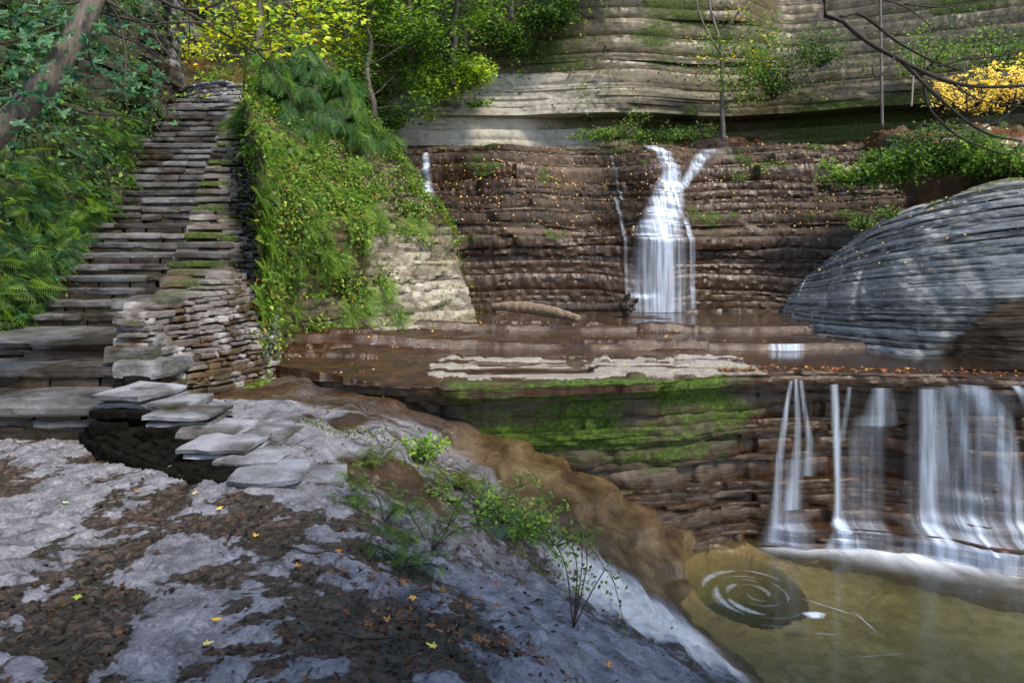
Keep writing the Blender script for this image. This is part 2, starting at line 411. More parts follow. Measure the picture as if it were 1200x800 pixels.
# ------------------------------------------------------------------ tubes
def tube(pts, rad, seg=8, nz=.0, seed=0, cap=True):
    pts = np.array(pts, float); n = len(pts)
    rad = np.interp(np.linspace(0, 1, n), np.linspace(0, 1, len(rad)), rad)
    tg = np.gradient(pts, axis=0); tg /= np.linalg.norm(tg, axis=1)[:, None]+1e-9
    ref = np.array([0, 0, 1.]) if abs(tg[0, 2]) < .8 else np.array([1., 0, 0])
    V = []
    for i in range(n):
        x = np.cross(ref, tg[i]); x /= np.linalg.norm(x)+1e-9; y = np.cross(tg[i], x); ref = np.cross(tg[i], x)*0+ref
        for k in range(seg):
            a = 2*PI*k/seg
            r = rad[i]*(1+nz*float(vn(math.cos(a)*1.3+seed, math.sin(a)*1.3, i*.37, seed)))
            V.append(pts[i]+(x*math.cos(a)+y*math.sin(a))*r)
    Fc = [[i*seg+k, i*seg+(k+1) % seg, (i+1)*seg+(k+1) % seg, (i+1)*seg+k] for i in range(n-1) for k in range(seg)]
    if cap:
        V.append(pts[0]); V.append(pts[-1])
        a, b = len(V)-2, len(V)-1
        Fc += [[a, (k+1) % seg, k, k] for k in range(0)]
        for k in range(0, seg, 2):
            Fc.append([a, (k+2) % seg, (k+1) % seg, k])
            o = (n-1)*seg; Fc.append([b, o+k, o+(k+1) % seg, o+(k+2) % seg])
    return np.array(V), np.array(Fc)
def join(parts):
    V = []; Fc = []; o = 0
    for v, f in parts:
        V.append(v); Fc.append(f+o); o += len(v)
    return np.vstack(V), np.vstack(Fc)
def smoothline(pts, n):
    return crom(pts, n)[0]
def wander(p0, d, L, n, curl, r, grav=0.0):
    p = np.array(p0, float); d = np.array(d, float); d /= np.linalg.norm(d); out = [p.copy()]
    for i in range(n):
        d = d+curl*np.array([r.gauss(0, 1), r.gauss(0, 1), r.gauss(0, 1)])+np.array([0, 0, grav]); d /= np.linalg.norm(d)
        p = p+d*L/n; out.append(p.copy())
    return out

# ------------------------------------------------------------------ stone blocks
def stone_template(k=4):
    V = []; Fc = []
    g = np.linspace(-.5, .5, k)
    for ax in range(3):
        for sg in (-.5, .5):
            o = len(V)
            for a in g:
                for b in g:
                    p = [0, 0, 0]; p[ax] = sg; p[(ax+1) % 3] = a; p[(ax+2) % 3] = b; V.append(p)
            for i in range(k-1):
                for j in range(k-1):
                    q = [o+i*k+j, o+i*k+j+1, o+(i+1)*k+j+1, o+(i+1)*k+j]
                    Fc.append(q if sg < 0 else q[::-1])
    V = np.array(V, float)
    key = {}; idx = []; U = []
    for v in V:
        t = tuple(np.round(v, 4))
        if t not in key: key[t] = len(U); U.append(v)
        idx.append(key[t])
    return np.array(U), np.array(idx)[np.array(Fc)]
SV, SF = stone_template(5)
def stones(items, seed=1, rnd=.02, rough=.012):
    """items: (cx,cy,cz, sx,sy,sz, rotz, tiltx) -> verts, faces, per-stone random"""
    it = np.array(items, float); n = len(it)
    S = it[:, 3:6]
    v = SV[None]*S[:, None, :]
    # pull edges in for worn arrises
    a = np.abs(SV)
    nedge = (a > .49).sum(1)
    pull = np.where(nedge >= 3, 1.0, np.where(nedge == 2, .6, 0))[None, :, None]*rnd
    v = v-np.sign(SV)[None]*(a[None] > .49)*pull
    # taper / skew corners per stone
    r = np.random.default_rng(seed)
    sk = r.normal(size=(n, 1, 3))*.05
    v = v*(1+sk*SV[None][..., [1, 2, 0]]*2*.8)
    off = r.random((n, 1, 3))*100
    q = v+off
    d = np.stack([fbm(q[..., 0]*7, q[..., 1]*7, q[..., 2]*7+c*19, 3, seed+c) for c in range(3)], -1)
    v = v+d*rough
    cz, sz_ = np.cos(it[:, 6]), np.sin(it[:, 6]); ct, st = np.cos(it[:, 7]), np.sin(it[:, 7])
    y = v[..., 1]*ct[:, None]-v[..., 2]*st[:, None]; z = v[..., 1]*st[:, None]+v[..., 2]*ct[:, None]; x = v[..., 0]
    X = x*cz[:, None]-y*sz_[:, None]; Y = x*sz_[:, None]+y*cz[:, None]
    V = np.stack([X, Y, z], -1)+it[:, None, 0:3]
    k = len(SV)
    Fc = (SF[None]+(np.arange(n)*k)[:, None, None]).reshape(-1, 4)
    rr = np.repeat(r.random((n, 3)), k, axis=0)
    return V.reshape(-1, 3), Fc, rr

# ================================================================== GROUND
POOLZ = -3.6
def Pz(px, py, z): d = z*F/(HZ-py); return ((px-600)/F*d, d, z)
cps = [Pz(*q) for q in [
 (0,800,-1.6),(300,800,-1.6),(500,800,-1.62),(600,795,-1.75),(680,795,-1.95),(750,790,-2.25),
 (0,650,-1.62),(200,650,-1.62),(400,650,-1.64),(480,690,-1.70),(560,720,-1.80),(640,740,-1.97),(700,745,-2.3),
 (0,510,-1.62),(150,540,-1.62),(370,580,-1.62),(430,600,-1.70),(480,640,-1.82),(540,650,-2.06),
 (300,480,-1.52),(400,480,-1.53),(450,500,-1.6),(400,540,-1.58),(460,560,-1.72),
 (330,450,-1.48),(540,522,-2.0),(540,560,-2.06),(600,560,-2.28),(620,620,-2.32),(700,700,-2.75),(780,735,-3.1),(870,795,-3.45),
 (650,545,-2.42),(700,578,-2.75),(720,640,-2.95),(760,618,-3.12),(780,680,-3.5),(830,652,-3.58),(880,640,-3.68),
 (810,720,-3.70),(870,760,-3.76),(930,800,-3.8),(950,700,-3.84),(960,750,-3.86),(900,650,-3.72),(1050,750,-4.0),(1200,700,-4.1),(1200,800,-4.1),(1000,650,-4.0)]]
cps += [(-12,0,-1.6),(-12,8,-1.6),(-7,3,-1.6),(0,-5,-1.6),(-4,-4,-1.6),(8,-5,-4.3),(12,5,-4.5),(3,2,-3.8),(2,2.2,-2.75),(5,-2,-4.2),
        (0,12,-2.4),(4,12,-4),(8,12,-4.5),(-5,12,-1.6),(-4,16,-1.6),(10,18,-4.5),(1,1.2,-1.9)]
cps = np.array(cps)
def tps_fit(P):
    d = np.linalg.norm(P[:, None, :2]-P[None, :, :2], axis=2)
    K = d*d*np.log(d+1e-9); n = len(P)
    A = np.zeros((n+3, n+3)); A[:n, :n] = K+np.eye(n)*.02; A[:n, n] = 1; A[:n, n+1:] = P[:, :2]; A[n:, :n] = A[:n, n:].T
    return np.linalg.solve(A, np.r_[P[:, 2], 0, 0, 0])
cw = tps_fit(cps)
def gbase(x, y):
    x = np.asarray(x, float); y = np.asarray(y, float); xc = np.clip(x, -12, 12); yc = np.clip(y, -5, 18)
    r = cw[-3]+cw[-2]*xc+cw[-1]*yc
    for i, p in enumerate(cps):
        d2 = (xc-p[0])**2+(yc-p[1])**2
        r = r+cw[i]*d2*.5*np.log(d2+1e-12)
    far = sst(14, 30, np.hypot(x, y-5))
    return np.clip(r, -4.8, -1.35)*(1-far)+(-1.6)*far
HX, HY = Pz(884, 698, POOLZ)[:2]
def ground_z(x, y, masks=False):
    b = gbase(x, y)
    # slab layering : thin sheets broken into plates
    wx = x+.18*fbm(x*1.1, y*1.1, 0, 3, 40); wy = y+.18*fbm(x*1.1, y*1.1, 5, 3, 41)
    n = fbm(wx*3.5+.6*wy, wy*3.1, 0, 6, 3, .62)
    flat = sst(-2.0, -1.7, b)*(1-sst(8.2, 9.2, y)*0)
    st = n*3.4
    q = np.floor(st); fr = st-q
    lay = (q+sst(.42, .58, fr))*.020
    z = b+lay*(.45+.55*flat)
    curbR = sst(-2.7, -2.4, x-(-.62)*(y-6.6))*sst(4.9, 5.6, y)            # shelves right of the kerb wall
    # thicker overlapping plates on the slope to the basin
    n2 = fbm(wx*.9-.5*wy, wy*.9+.4*wx, 3, 4, 9)
    st2 = (b+.35*n2)*4.2
    q2 = np.floor(st2); z2 = (q2+sst(.30, .70, st2-q2))/4.2-.35*n2
    sl = (1-flat)*sst(-3.7, -3.3, b)
    z = z+(z2-b)*.42*np.maximum(sl, .5*curbR)
    st3 = (b+.22*n2+.1*n)*11; q3 = np.floor(st3); z = z+((q3+sst(.35, .65, st3-q3))/11-.22*n2-.1*n-b)*.5*np.maximum(sl*sst(6.9, 6.3, y-.28*np.clip(x, 0, 3)), .4*curbR)
    n6 = fbm(x*.45+.2*y, y*.5-.2*x, 8, 4, 37, .5); st6 = (b+.42*n6)*3.6; q6 = np.floor(st6); z6 = (q6+sst(.36, .62, st6-q6))/3.6-.42*n6
    bz = np.maximum(sst(6.7, 7.2, y-.22*np.clip(x, 0, 3))*sst(-.9, -.3, x)*sst(-3.75, -3.5, b), .75*curbR*sst(5.9, 6.4, y)*sst(-.3, -.6, x))
    z = z*(1-.85*bz)+(b+.62*(z6-b)+.03*fbm(x*2.5, y*2.5, 0, 4, 38))*.85*bz
    z = z+.010*fbm(x*7, y*7, 0, 4, 6)+.0035*fbm(x*31, y*31, 0, 3, 8)
    # pothole under the eddy
    rr = np.hypot((x-HX-.05)/.66, (y-HY-.62)/.74)
    z = z-2.1*(1-sst(.62, 1.08, rr))
    if not masks: return z
    wet = sst(.0, .3, (y-(7.55-.0*x))*1.0+.35*fbm(x*2, y*2, 0, 3, 21)+(-.4)*np.clip(-x-1.2, 0, 1.2))*sst(-2.2, -1.6, x)   # wet basin under the ledge
    basin_line = 6.15+.28*np.clip(x, 0, 3)+.25*fbm(x*1.7, y*1.7, 2, 3, 22)
    wet = np.maximum(wet*sst(-.9, -.3, x), sst(-.1, .12, y-basin_line-.75)*sst(-.4, .1, x))
    wet = np.maximum(wet, .85*sst(7.7, 8.1, y+.3*fbm(x, y, 0, 3, 24)))
    shelf = curbR*sst(-2.4, -1.9, b)
    wet = np.maximum(wet, shelf*sst(-.02, .22, fbm(x*.9-1.2*y, y*2.2+.7*x, 3, 5, 33)+.10*(y-7.0)))
    wet = np.maximum(wet, sst(-3.42, -3.55, b+.05*n))
    crest = sst(.72, .2, np.abs(y-(basin_line+.12)))*sst(.15, .7, x)*(1-wet)
    litter = sst(.11, -.12, n+.015+.16*fbm(x*.45, y*.45, 4, 2, 30)-.10*sst(.2, -.9, x)*(sst(6.8, 4.5, y)))*flat*(1-.85*curbR)
    litter = np.maximum(litter*(1-crest), .55*sst(.1, -.25, n2)*(sl+.3*curbR)*(1-crest)*(1-wet))
    litter *= 1-.75*sst(-.35, .25, x-.15*(5-y)+.35*n2)*flat
    return z, np.stack([litter*1.0, wet, crest], -1)
def dense(a, b, lo, hi, s0, s1, far):
    mid = [lo]
    while mid[-1] < hi:
        t = (mid[-1]-lo)/(hi-lo); mid.append(mid[-1]+s0+(s1-s0)*t)
    L = []; v = lo; st = s0*3
    while v > a: v -= st; st *= 1.45; L.append(max(v, a))
    Rr = []; v = mid[-1]; st = s1*3
    while v < b: v += st; st *= 1.45; Rr.append(min(v, b))
    return np.array(L[::-1]+mid+Rr)
gx = dense(-200, 200, -5.6, 4.6, .0175, .0175, 0); gy = dense(-200, 300, 2.4, 9.6, .010, .026, 0)
GX, GY = np.meshgrid(gx, gy)
GZ, GM = ground_z(GX, GY, True)
surf('ground', np.stack([GX, GY, GZ], -1), M['ground'], GM)
tag(bpy.data.objects['ground'], 'grey flagstone creek bed with dark leaf litter in its hollows', None, kind='structure')

def ground_at(x, y): return ground_z(np.asarray(x, float), np.asarray(y, float))

# ================================================================== LEDGE (terrace under the upper pool, carrying the lower fall)
LIP = [(-5.4,11.6),(-4.1,10.7),(-2.98,9.75),(-1.75,9.0),(-.80,8.72),(-.35,8.72),(.3,8.9),(1.2,9.05),(2.2,9.25),(3.0,9.52),(4.29,9.65),(5.2,9.4),(6.04,9.1),(8.5,8.7),(12,8.4)]
def ledge_push(x, y, z, s):
    dz = -1.48-z
    p = -.22*sst(.13, .2, dz)-.12*sst(.5, 1.3, dz)+.12*sst(1.3, 1.9, dz)
    left = sst(2.6, 1.2, x)
    p = p+left*(.14*sst(.10, .0, dz))
    f = sst(3.0, 3.6, x)
    p = p+f*(.14*sst(-3.12, -3.3, z)+.25*sst(-3.32, -3.36, z)+.12*sst(-2.75, -2.85, z)-.10*sst(-1.6, -1.8, z))
    p = p+sst(4.9, 5.6, x)*(.20*sst(-1.52, -1.60, z)+.12*sst(-1.6, -1.7, z)-.1)
    p = p+.10*vn(x*1.1, z*1.2, 0, 77)
    return p
zs = layer_list(-4.9, -1.475, [.04, .055, .07, .1, .16, .24], 5)
P, lay, top, s = strata(LIP, 900, zs, ledge_push, .055, 21, dirn=(0, -1), blk=(.8, 3), bamp=.3, freq=1.6, rows=.045, rough=.016, wav=.012)
STEP2, STEP1 = 12.0, 13.9
def wav_(x): return .34*fbm(x*.55, 0, 1, 4, 50)
def ledge_top(x, y, lipy):
    t = y-lipy
    w = wav_(x)
    n = fbm(x*.8, y*2.3, 0, 5, 51)
    # bed levels
    z = -1.52+.095*sst(-.04, .12, y-STEP2-w)+.095*sst(-.04, .12, y-STEP1-w*1.3)
    # raised brown rim sheets just in front of each step (they hold the water back)
    z = z+.068*sst(-.02, .12, y-(STEP2+w))*sst(.5, .32, y-(STEP2+w)+.12*n)
    z = z+.068*sst(-.02, .12, y-(STEP1+w*1.3))*sst(.6, .38, y-(STEP1+w*1.3)+.15*n)
    # pale dry slabs along the lip in the middle
    e1 = 9.50+.12*fbm(x*1.3, 0, 2, 3, 52)+.05*(x-1); e2 = 9.98+.14*fbm(x*1.1, 4, 2, 3, 53)
    inx = sst(-1.15, -.9, x+.2*n)*sst(3.35, 3.0, x)
    bk = sst(11.15, 10.95, y+.25*fbm(x*1.5, y, 3, 3, 54))
    e3 = 10.55+.16*fbm(x*1.6, 8, 2, 4, 58); jn = sst(.0, .06, np.abs(fbm(x*1.1, y*.25, 6, 3, 59)))
    slab = (.030*sst(.0, .05, y-e1)*(1-.9*sst(.15, .2, fbm(x*1.5, y*4, 2, 3, 48)))+.034*sst(.0, .05, y-e2)*(.35+.65*jn)+.030*sst(.0, .05, y-e3)*(1-.95*sst(.1, .15, fbm(x*1.2, y*3, 5, 3, 49))))*bk*inx
    # rim keeping the pool in, right of the slabs
    rim = .055*sst(.75, .45, t+.3*n)*sst(3.0, 3.3, x)
    # stepped sheets rising to the left bank
    lf = np.clip((-.4-x)+.25*n+.12*(y-9), 0, 3.2)
    q = lf*3.3; qq = (np.floor(q)+sst(.75, 1.0, q-np.floor(q)))/3.3
    left = .075*qq*sst(16, 13, y)
    fr = -(.11*sst(.75, .0, t)-.035*np.floor(3*sst(.75, 0, t)+.8*n)/3)*sst(2.9, 1.6, x)*sst(-2, -.8, x)*(1-np.clip(slab*9, 0, 1))
    z = z+np.maximum(slab, 0)+rim+np.minimum(left, .16)+fr
    # scattered low plates that break the surface
    pl = fbm(x*.75, y*1.6, 7, 5, 55)
    z = z+.05*sst(.26, .31, pl)*sst(4.5, 2.5, x)+.02*sst(.38, .42, pl)+.008*fbm(x*6, y*9, 0, 4, 56)
    dry = 1.2*inx*(slab > .012)*np.maximum(np.maximum(sst(.0, .03, y-e1)*sst(.36, .26, y-e1+.1*n), sst(.0, .03, y-e2)*sst(.42, .3, y-e2+.1*n)), sst(.0, .03, y-e3)*sst(.40, .3, y-e3+.1*n))
    return z, dry, left
nt = 420
tt = np.linspace(0, 1, nt+1)[1:]**1.35
TX = np.tile(P[-1, :, 0], (nt, 1)); TY = P[-1, :, 1][None]+(19.3-P[-1, :, 1])[None]*tt[:, None]
TZ, TD, TL = ledge_top(TX, TY, P[-1, :, 1][None]+0*TY)
TZ = TZ*sst(0, .02, TY-P[-1, :, 1][None])+(P[-1, :, 2][None])*(1-sst(0, .02, TY-P[-1, :, 1][None]))
PT = np.concatenate([P, np.stack([TX, TY, TZ], -1)], 0)
LEDGE_P = P
# masks
X, Y, Z = PT[..., 0], PT[..., 1], PT[..., 2]
nrows = P.shape[0]
mask = np.zeros(PT.shape)
isface = np.zeros(X.shape); isface[:nrows] = 1
N0 = fbm(X*1.3, Y*1.3, Z*3, 4, 60)
mo = isface*sst(-1.3, -.4, X)*sst(3.5, 2.2, X+.5*N0)*(.56+.62*fbm(X*1.3, Y, Z*3.2, 4, 61))*sst(-3.1, -2.2, Z+.5*N0)
mo = np.maximum(mo, isface*sst(-.9, -.2, X)*sst(3.3, 2.4, X)*sst(-1.8, -1.55, Z)*(.50+.6*fbm(X*2, Y, Z*4, 4, 62)))
topm = (1-isface)*sst(-1.2, -.5, X+.3*N0)*sst(3.1, 2.2, X)*sst(9.75, 9.45, Y+.2*N0)*(.50+.9*fbm(X*1.2, Y*2.5, 0, 4, 63))*(1-np.clip(np.vstack([np.zeros(P.shape[:2]), TD]), 0, 1))
mask[..., 0] = np.clip(np.maximum(mo, topm), 0, 1)
mask[..., 1] = np.clip(.85*(1-isface)+isface*(.45+.5*sst(2.6, 3.6, X)+.2*N0)+.3*sst(0, -1.5, X)*(1-isface), 0, 1)
dry = np.vstack([np.zeros(P.shape[:2]), TD])
edge = np.zeros(X.shape); edge[nrows-4:nrows+1] = 1
dr2 = (1-isface)*sst(.05, .3, fbm(X*.9, Y*1.8, 9, 4, 66))*.35*sst(1.5, -.5, X)*sst(11.5, 13, Y)
mask[..., 2] = np.clip(dry+dr2, 0, 1); mask[..., 1] *= 1-np.clip(dry*1.2+dr2, 0, 1)
o = surf('rock_ledge', PT, M['ledge'], mask, lay=lay)
tag(o, 'brown layered rock ledge with mossy face and pale slabs along its lip', None, kind='structure')

# ================================================================== UPPER FALLS FACE
def face_push(x, y, z, s):
    b = -1.45*np.clip(z-(.35+.25*vn(x*.5, 0, 3, 80)), 0, 9)
    b = b-.22*sst(.3, -.1, z)*sst(-.9, -.5, z)+.16*sst(-.25, -.35, z)      # undercut band then foot
    b = b+.35*vn(x*.42, z*.35, 1, 81)*sst(-.6, .8, z)
    b = b+.45*np.exp(-((x-3.45-.2*(z-1))/.9)**2)*sst(-.8, 1.4, z)              # buttress carrying the fall
    return b
zf = layer_list(-1.7, 3.05, [.04, .05, .07, .1, .16, .26, .38], 8)
FC_ = [(-4.5,17.9),(-2.5,17.8),(-.5,17.7),(1.5,17.75),(3.4,17.55),(5,17.8),(7,17.6),(9,17.0),(11,16.5)]
FP, flay, ftop, fs = strata(FC_, 760, zf, face_push, lambda z: .025+.12*float(sst(.1, .8, z)), 33, dirn=(0, -1), blk=(1.5, 5.0), bamp=.35, freq=.8, rows=.07, rough=.022, wav=.09)
back = np.stack([np.stack([FP[-1, :, 0], FP[-1, :, 1]+(23.2-FP[-1, :, 1])*t, FP[-1, :, 2]+.25*t+.05*fbm(FP[-1, :, 0]*2, t*3, 0, 3, 82)], -1) for t in np.linspace(0.05, 1, 30)])
FPT = np.concatenate([FP, back], 0)
X, Y, Z = FPT[..., 0], FPT[..., 1], FPT[..., 2]
N0 = fbm(X*.8, Y*.8, Z*1.6, 4, 83)
mask = np.zeros(FPT.shape)
mask[..., 1] = np.clip(.36+.9*fbm(X*.5, Y*.5, Z*.9, 4, 87)+.35*sst(.6, 0, Z), 0, 1)
mask[..., 0] = np.clip(.62*sst(.15, .5, fbm(X*.7, 0, Z*2.2, 3, 84))*sst(-.2, .5, Z)*sst(1.0, -1, X)+.55*sst(.35, .6, fbm(X*1.1, 3, Z*2, 3, 85))*sst(.0, .5, Z), 0, 1)
mask[..., 2] = np.clip(.6*sst(.25, .55, fbm(X*1.2+Z*1.4, 1, Z*1.3, 4, 86))*sst(.1, .4, Z)*sst(-1, 1, X), 0, 1)
o = surf('fall_face', FPT, M['fall_rock'], mask, lay=flay)
tag(o, 'dark brown stepped rock face behind the upper falls', None, kind='structure')

# ================================================================== BACK CLIFF
def cliff_push(x, y, z, s):
    b = -.06*(z-3)
    band = lambda a, c: sst(a, a+.05, z)*sst(c+.05, c, z)
    b = b+.30*band(3.3, 4.0)*sst(1, 0, x)+.55*band(4.15+.05*0, 4.75)+.28*band(4.75, 5.5)-.35*band(4.02, 4.15)
    b = b-.6*sst(3.6, 4.1, z)*sst(4.12, 4.05, z)*sst(.5, 1.5, x)
    b = b-.5*np.clip(z-(6.3+.5*x), 0, 20)*sst(2.0, .5, x)
    b = b+.4*vn(x*.3, z*.2, 0, 90)
    b = b-.75*np.clip(z-(4.6), 0, 20)*sst(6.5, 9, x)
    return b
CC = [(-16,25),(-10,24.2),(-6,23.4),(-3,22.9),(0,22.8),(3,22.9),(6,23.0),(9,22.4),(12,21.2),(16,19.0),(22,16)]
zc = layer_list(2.4, 17, [.08, .12, .18, .3, .45], 12)
CP, clay, ctop, cs_ = strata(CC, 900, zc, cliff_push, .07, 44, dirn=(-.05, -1), blk=(3, 9), bamp=.3, freq=.4, rows=.09, rough=.014, wav=.015, wbk=.12)
X, Y, Z = CP[..., 0], CP[..., 1], CP[..., 2]
N0 = fbm(X*.5, Y*.5, Z*1.2, 4, 91)
mask = np.zeros(CP.shape)
mask[..., 2] = np.clip(sst(5.7, 5.3, Z)*sst(4.2, 1.0, X)*(.75+.7*N0)+.0*sst(8, 10, X)*(1+N0), 0, 1)
mask[..., 1] = np.clip((.85+.6*fbm(X*1.2, Y, Z*.3, 3, 92))*np.maximum(sst(5.2, 5.8, Z+.02*X), sst(5, 8, X)), 0, 1)
mask[..., 0] = np.clip(.75*sst(.1, .5, fbm(X*.45, 2, Z*.8, 3, 93))+.45*sst(4, 6, X)*sst(4.6, 3.8, Z), 0, 1)
o = surf('cliff', CP, M['cliff'], mask, lay=clay)
tag(o, 'tall layered gorge cliff with pale grey bands above the falls', None, kind='structure')

# ================================================================== RIGHT OUTCROP (grey, bulging)
def out_push(x, y, z, s):
    h = z+1.5
    b = -.46*h-.26*h*h*sst(9.5, 5.5, s)-.16*h*h*sst(5.5, 9.5, s)
    b = b+.16*np.abs(vn(s*.9+z*.6, z*.4, 0, 108))-.07*sst(.06, 0, np.abs(fbm(s*.55+z*.25, z*.3, 4, 3, 109)))
    b = b+.26*vn(s*.45, z*.6, 0, 100)+.10*vn(s*1.3, z*1.5, 0, 105)-.14*sst(.3, .9, z+.5*vn(s*.5, 0, 3, 106))*sst(0, 1, np.sin(s*2.1+z*5))
    b = b+.28*sst(-1.22, -1.28, z)                                   # thin foot sheets
    sc = sst(10.1, 10.7, s-1.0*(z+.9)+.35*fbm(s, z, 0, 3, 101))            # hollow with brown rock at far right
    return b-.45*sc*sst(.75, .15, z)
zo = layer_list(-1.65, 1.55, [.018, .025, .035, .05, .08], 17)
OC = [(7.2,20.5),(6.2,18.2),(5.75,16.2),(5.5,14.2),(5.5,12.6),(6.0,11.25),(6.9,10.45),(8.5,9.9),(11,9.5),(14,9.2)]
def odir(C, N):
    d = np.tile(np.array([[-.60, -.80]]), (len(C), 1)); return d
OP, olay, otop, os_ = strata(OC, 620, zo, out_push, lambda z: .04+.09*float(sst(.2, 1.0, z)), 55, dirn=odir, blk=(.7, 3.2), bamp=.5, freq=.9, rows=.03, rough=.016, wav=.02, tilt=.012, wbk=.2)
_k = (.56+.36*sst(3.5, 12.5, os_))[None, :]; OP[..., 2] = -1.65+(OP[..., 2]+1.65)*_k
bk = []
for t in np.linspace(.04, 1, 26):
    q = OP[-1].copy(); q[:, 0] += 3.6*t*.6; q[:, 1] += 3.6*t*.8; q[:, 2] += .55*(np.floor(5*(t+.12*fbm(q[:, 0], q[:, 1], 0, 4, 104)))/5)*.5+.15*t+.14*fbm(q[:, 0]*1.3, q[:, 1]*1.3, 0, 4, 102); bk.append(q)
OPT = np.concatenate([OP, np.array(bk)], 0)
X, Y, Z = OPT[..., 0], OPT[..., 1], OPT[..., 2]
S_ = np.tile(os_, (OPT.shape[0], 1))
N0 = fbm(X*.8, Y*.8, Z*2, 4, 103)
mask = np.zeros(OPT.shape)
sc = sst(10.1, 10.6, S_-1.0*(Z+.9)+.4*N0)*sst(.9, .4, Z)
mask[..., 1] = np.clip(sc*1.1, 0, 1)
mask[..., 0] = np.clip(.62*sst(.9, 1.6, Z+.8*N0)+.4*sst(.35, .6, N0)*(Z > 0), 0, 1)
mask[..., 2] = np.clip(.25*sst(.0, .6, N0)*(1-sc)+.25*(1-sc), 0, 1)
o = surf('rock_outcrop', OPT, M['outcrop'], mask, lay=olay)
tag(o, 'smooth blue-grey layered outcrop sloping down to the pool at right', None, kind='structure')

# ================================================================== LEAF SLOPE above the outcrop
xs = np.linspace(5.0, 20, 220); ys = np.linspace(15.5, 24, 150)
LX, LY = np.meshgrid(xs, ys)
def slope_z(x, y):
    z = 1.75+.24*(y-15.5)+.10*np.clip(x-8, 0, 9)*sst(16, 20, y)
    z = z-7*sst(10.2, 9.0, x+.12*(y-17))*sst(22.6, 21.2, y)
    n = fbm(x*.5, y*.6, 0, 5, 110)
    st = n*3; z = z+.28*(np.floor(st)+sst(.35, .65, st-np.floor(st)))/1.6+.05*fbm(x*3, y*3, 0, 4, 111)
    return z
LZ = slope_z(LX, LY)
mask = np.zeros(LX.shape+(3,))
N0 = fbm(LX*.6, LY*.6, 0, 4, 112)
mask[..., 1] = np.clip(.8+.4*N0, 0, 1); mask[..., 0] = np.clip(.8*sst(-.05, .3, N0), 0, 1)
SLP = np.stack([LX, LY, LZ], -1)
o = surf('leaf_slope', SLP, M['soil'], mask)
tag(o, 'leaf-strewn bank between grey outcrop and cliff', None, kind='structure')

# ================================================================== GREEN BLUFF (promontory between stair wall and falls)
BC = [(-5.6,9.4),(-4.4,9.5),(-3.75,10.4),(-3.3,11.7),(-2.6,12.6),(-1.92,13.3),(-1.1,14.2),(-.68,14.9),(-.72,15.9),(-1.1,17.4),(-1.5,19.5),(-2,22)]
def bluff_push(x, y, z, s):
    h = z+1.45
    nose = sst(3.2, 5.6, s)
    z0 = .75*(1-nose)+.35*nose+.3*vn(s*.5, 0, 0, 120)
    b = -(.05*(1-nose)+.42*nose)*np.minimum(h, z0+1.45)-np.clip(z-z0, 0, 20)*(2.1-1.1*nose)
    b = b+.30*vn(s*.8, z*.7, 2, 121)*sst(5.5, 4, s)+.32*sst(5.2, 4.6, s)*sst(-.6, .3, z)*sst(2, 1, s*0+z)*0
    b = b+.5*sst(-.6, .4, z)*sst(1.4, .6, z)*sst(1.2, 2.6, s)*sst(5.6, 4.6, s)
    return b
zb = layer_list(-1.75, 4.6, [.05, .08, .12, .18], 23)
def bdir(C, N):
    t = sst(12.3, 14.0, C[:, 1])[:, None]; d = np.array([[.22, -.975]])*(1-t)+np.array([[.78, -.62]])*t
    return d/np.linalg.norm(d, axis=1)[:, None]
BP, blay, btop, bs = strata(BC, 420, zb, bluff_push, .06, 66, dirn=bdir, blk=(.5, 2), bamp=.5, freq=1, rows=.09, rough=.03, wav=.03)
_xw = np.interp(BP[..., 1], [7.8, 8.6, 9.3, 10.0, 10.6, 12, 14.5, 18.4, 19, 24], [-3.72, -3.28, -2.98, -3.1, -3.35, -3.98, -4.95, -6.15, -6.3, -7.5])
BP[..., 0] = np.maximum(BP[..., 0], _xw-.12+.05*fbm(BP[..., 1]*2, BP[..., 2]*2, 0, 2, 125))
X, Y, Z = BP[..., 0], BP[..., 1], BP[..., 2]
N0 = fbm(X*.8, Y*.8, Z*1.5, 4, 123); S_ = np.tile(bs, (BP.shape[0], 1))
bare = sst(4.9, 5.5, S_+.25*N0)*sst(.75, .2, Z+.35*N0)
mask = np.zeros(BP.shape)
mask[..., 0] = np.clip(.35*(1-bare)+.3*N0, 0, 1); mask[..., 2] = np.clip(bare*(.28+.6*N0), 0, 1); mask[..., 1] = np.clip(.9*(1-bare), 0, 1)
o = surf('bluff', BP, M['cliff'], mask, lay=blay)
tag(o, 'rock bluff overgrown with greenery between the stair wall and the falls', None, kind='structure')
BN = normals(BP)

# ================================================================== LEFT HILLSIDE
HC = [(-7.6,-4),(-7.4,1),(-7.2,4),(-6.8,7),(-6.5,9.5),(-6.6,11),(-7.0,13.9),(-7.85,17.2),(-8.5,19.5),(-9.3,22),(-10,26)]
def hill_push(x, y, z, s):
    st = sst(18.0, 15.5, y)
    zs_ = np.clip(-.94+.55*(y-10.3), -1.6, 9)+.25
    b = -np.clip(z-zs_, 0, 30)*(.12+.42*st)-.4*np.clip(z-5.5, 0, 20)*st
    b = b+.28*vn(y*.5, z*.5, 0, 130)-.30*sst(zs_-.1, zs_-.5, z)
    # keep clear of the stair
    return b
zh = layer_list(-1.9, 13, [.1, .16, .25, .35], 29)
HP, hlay, htop, hs = strata(HC, 420, zh, hill_push, .14, 77, dirn=(1, -.12), blk=(.5, 2), bamp=.6, freq=1, rows=.12, rough=.05, wav=.05)
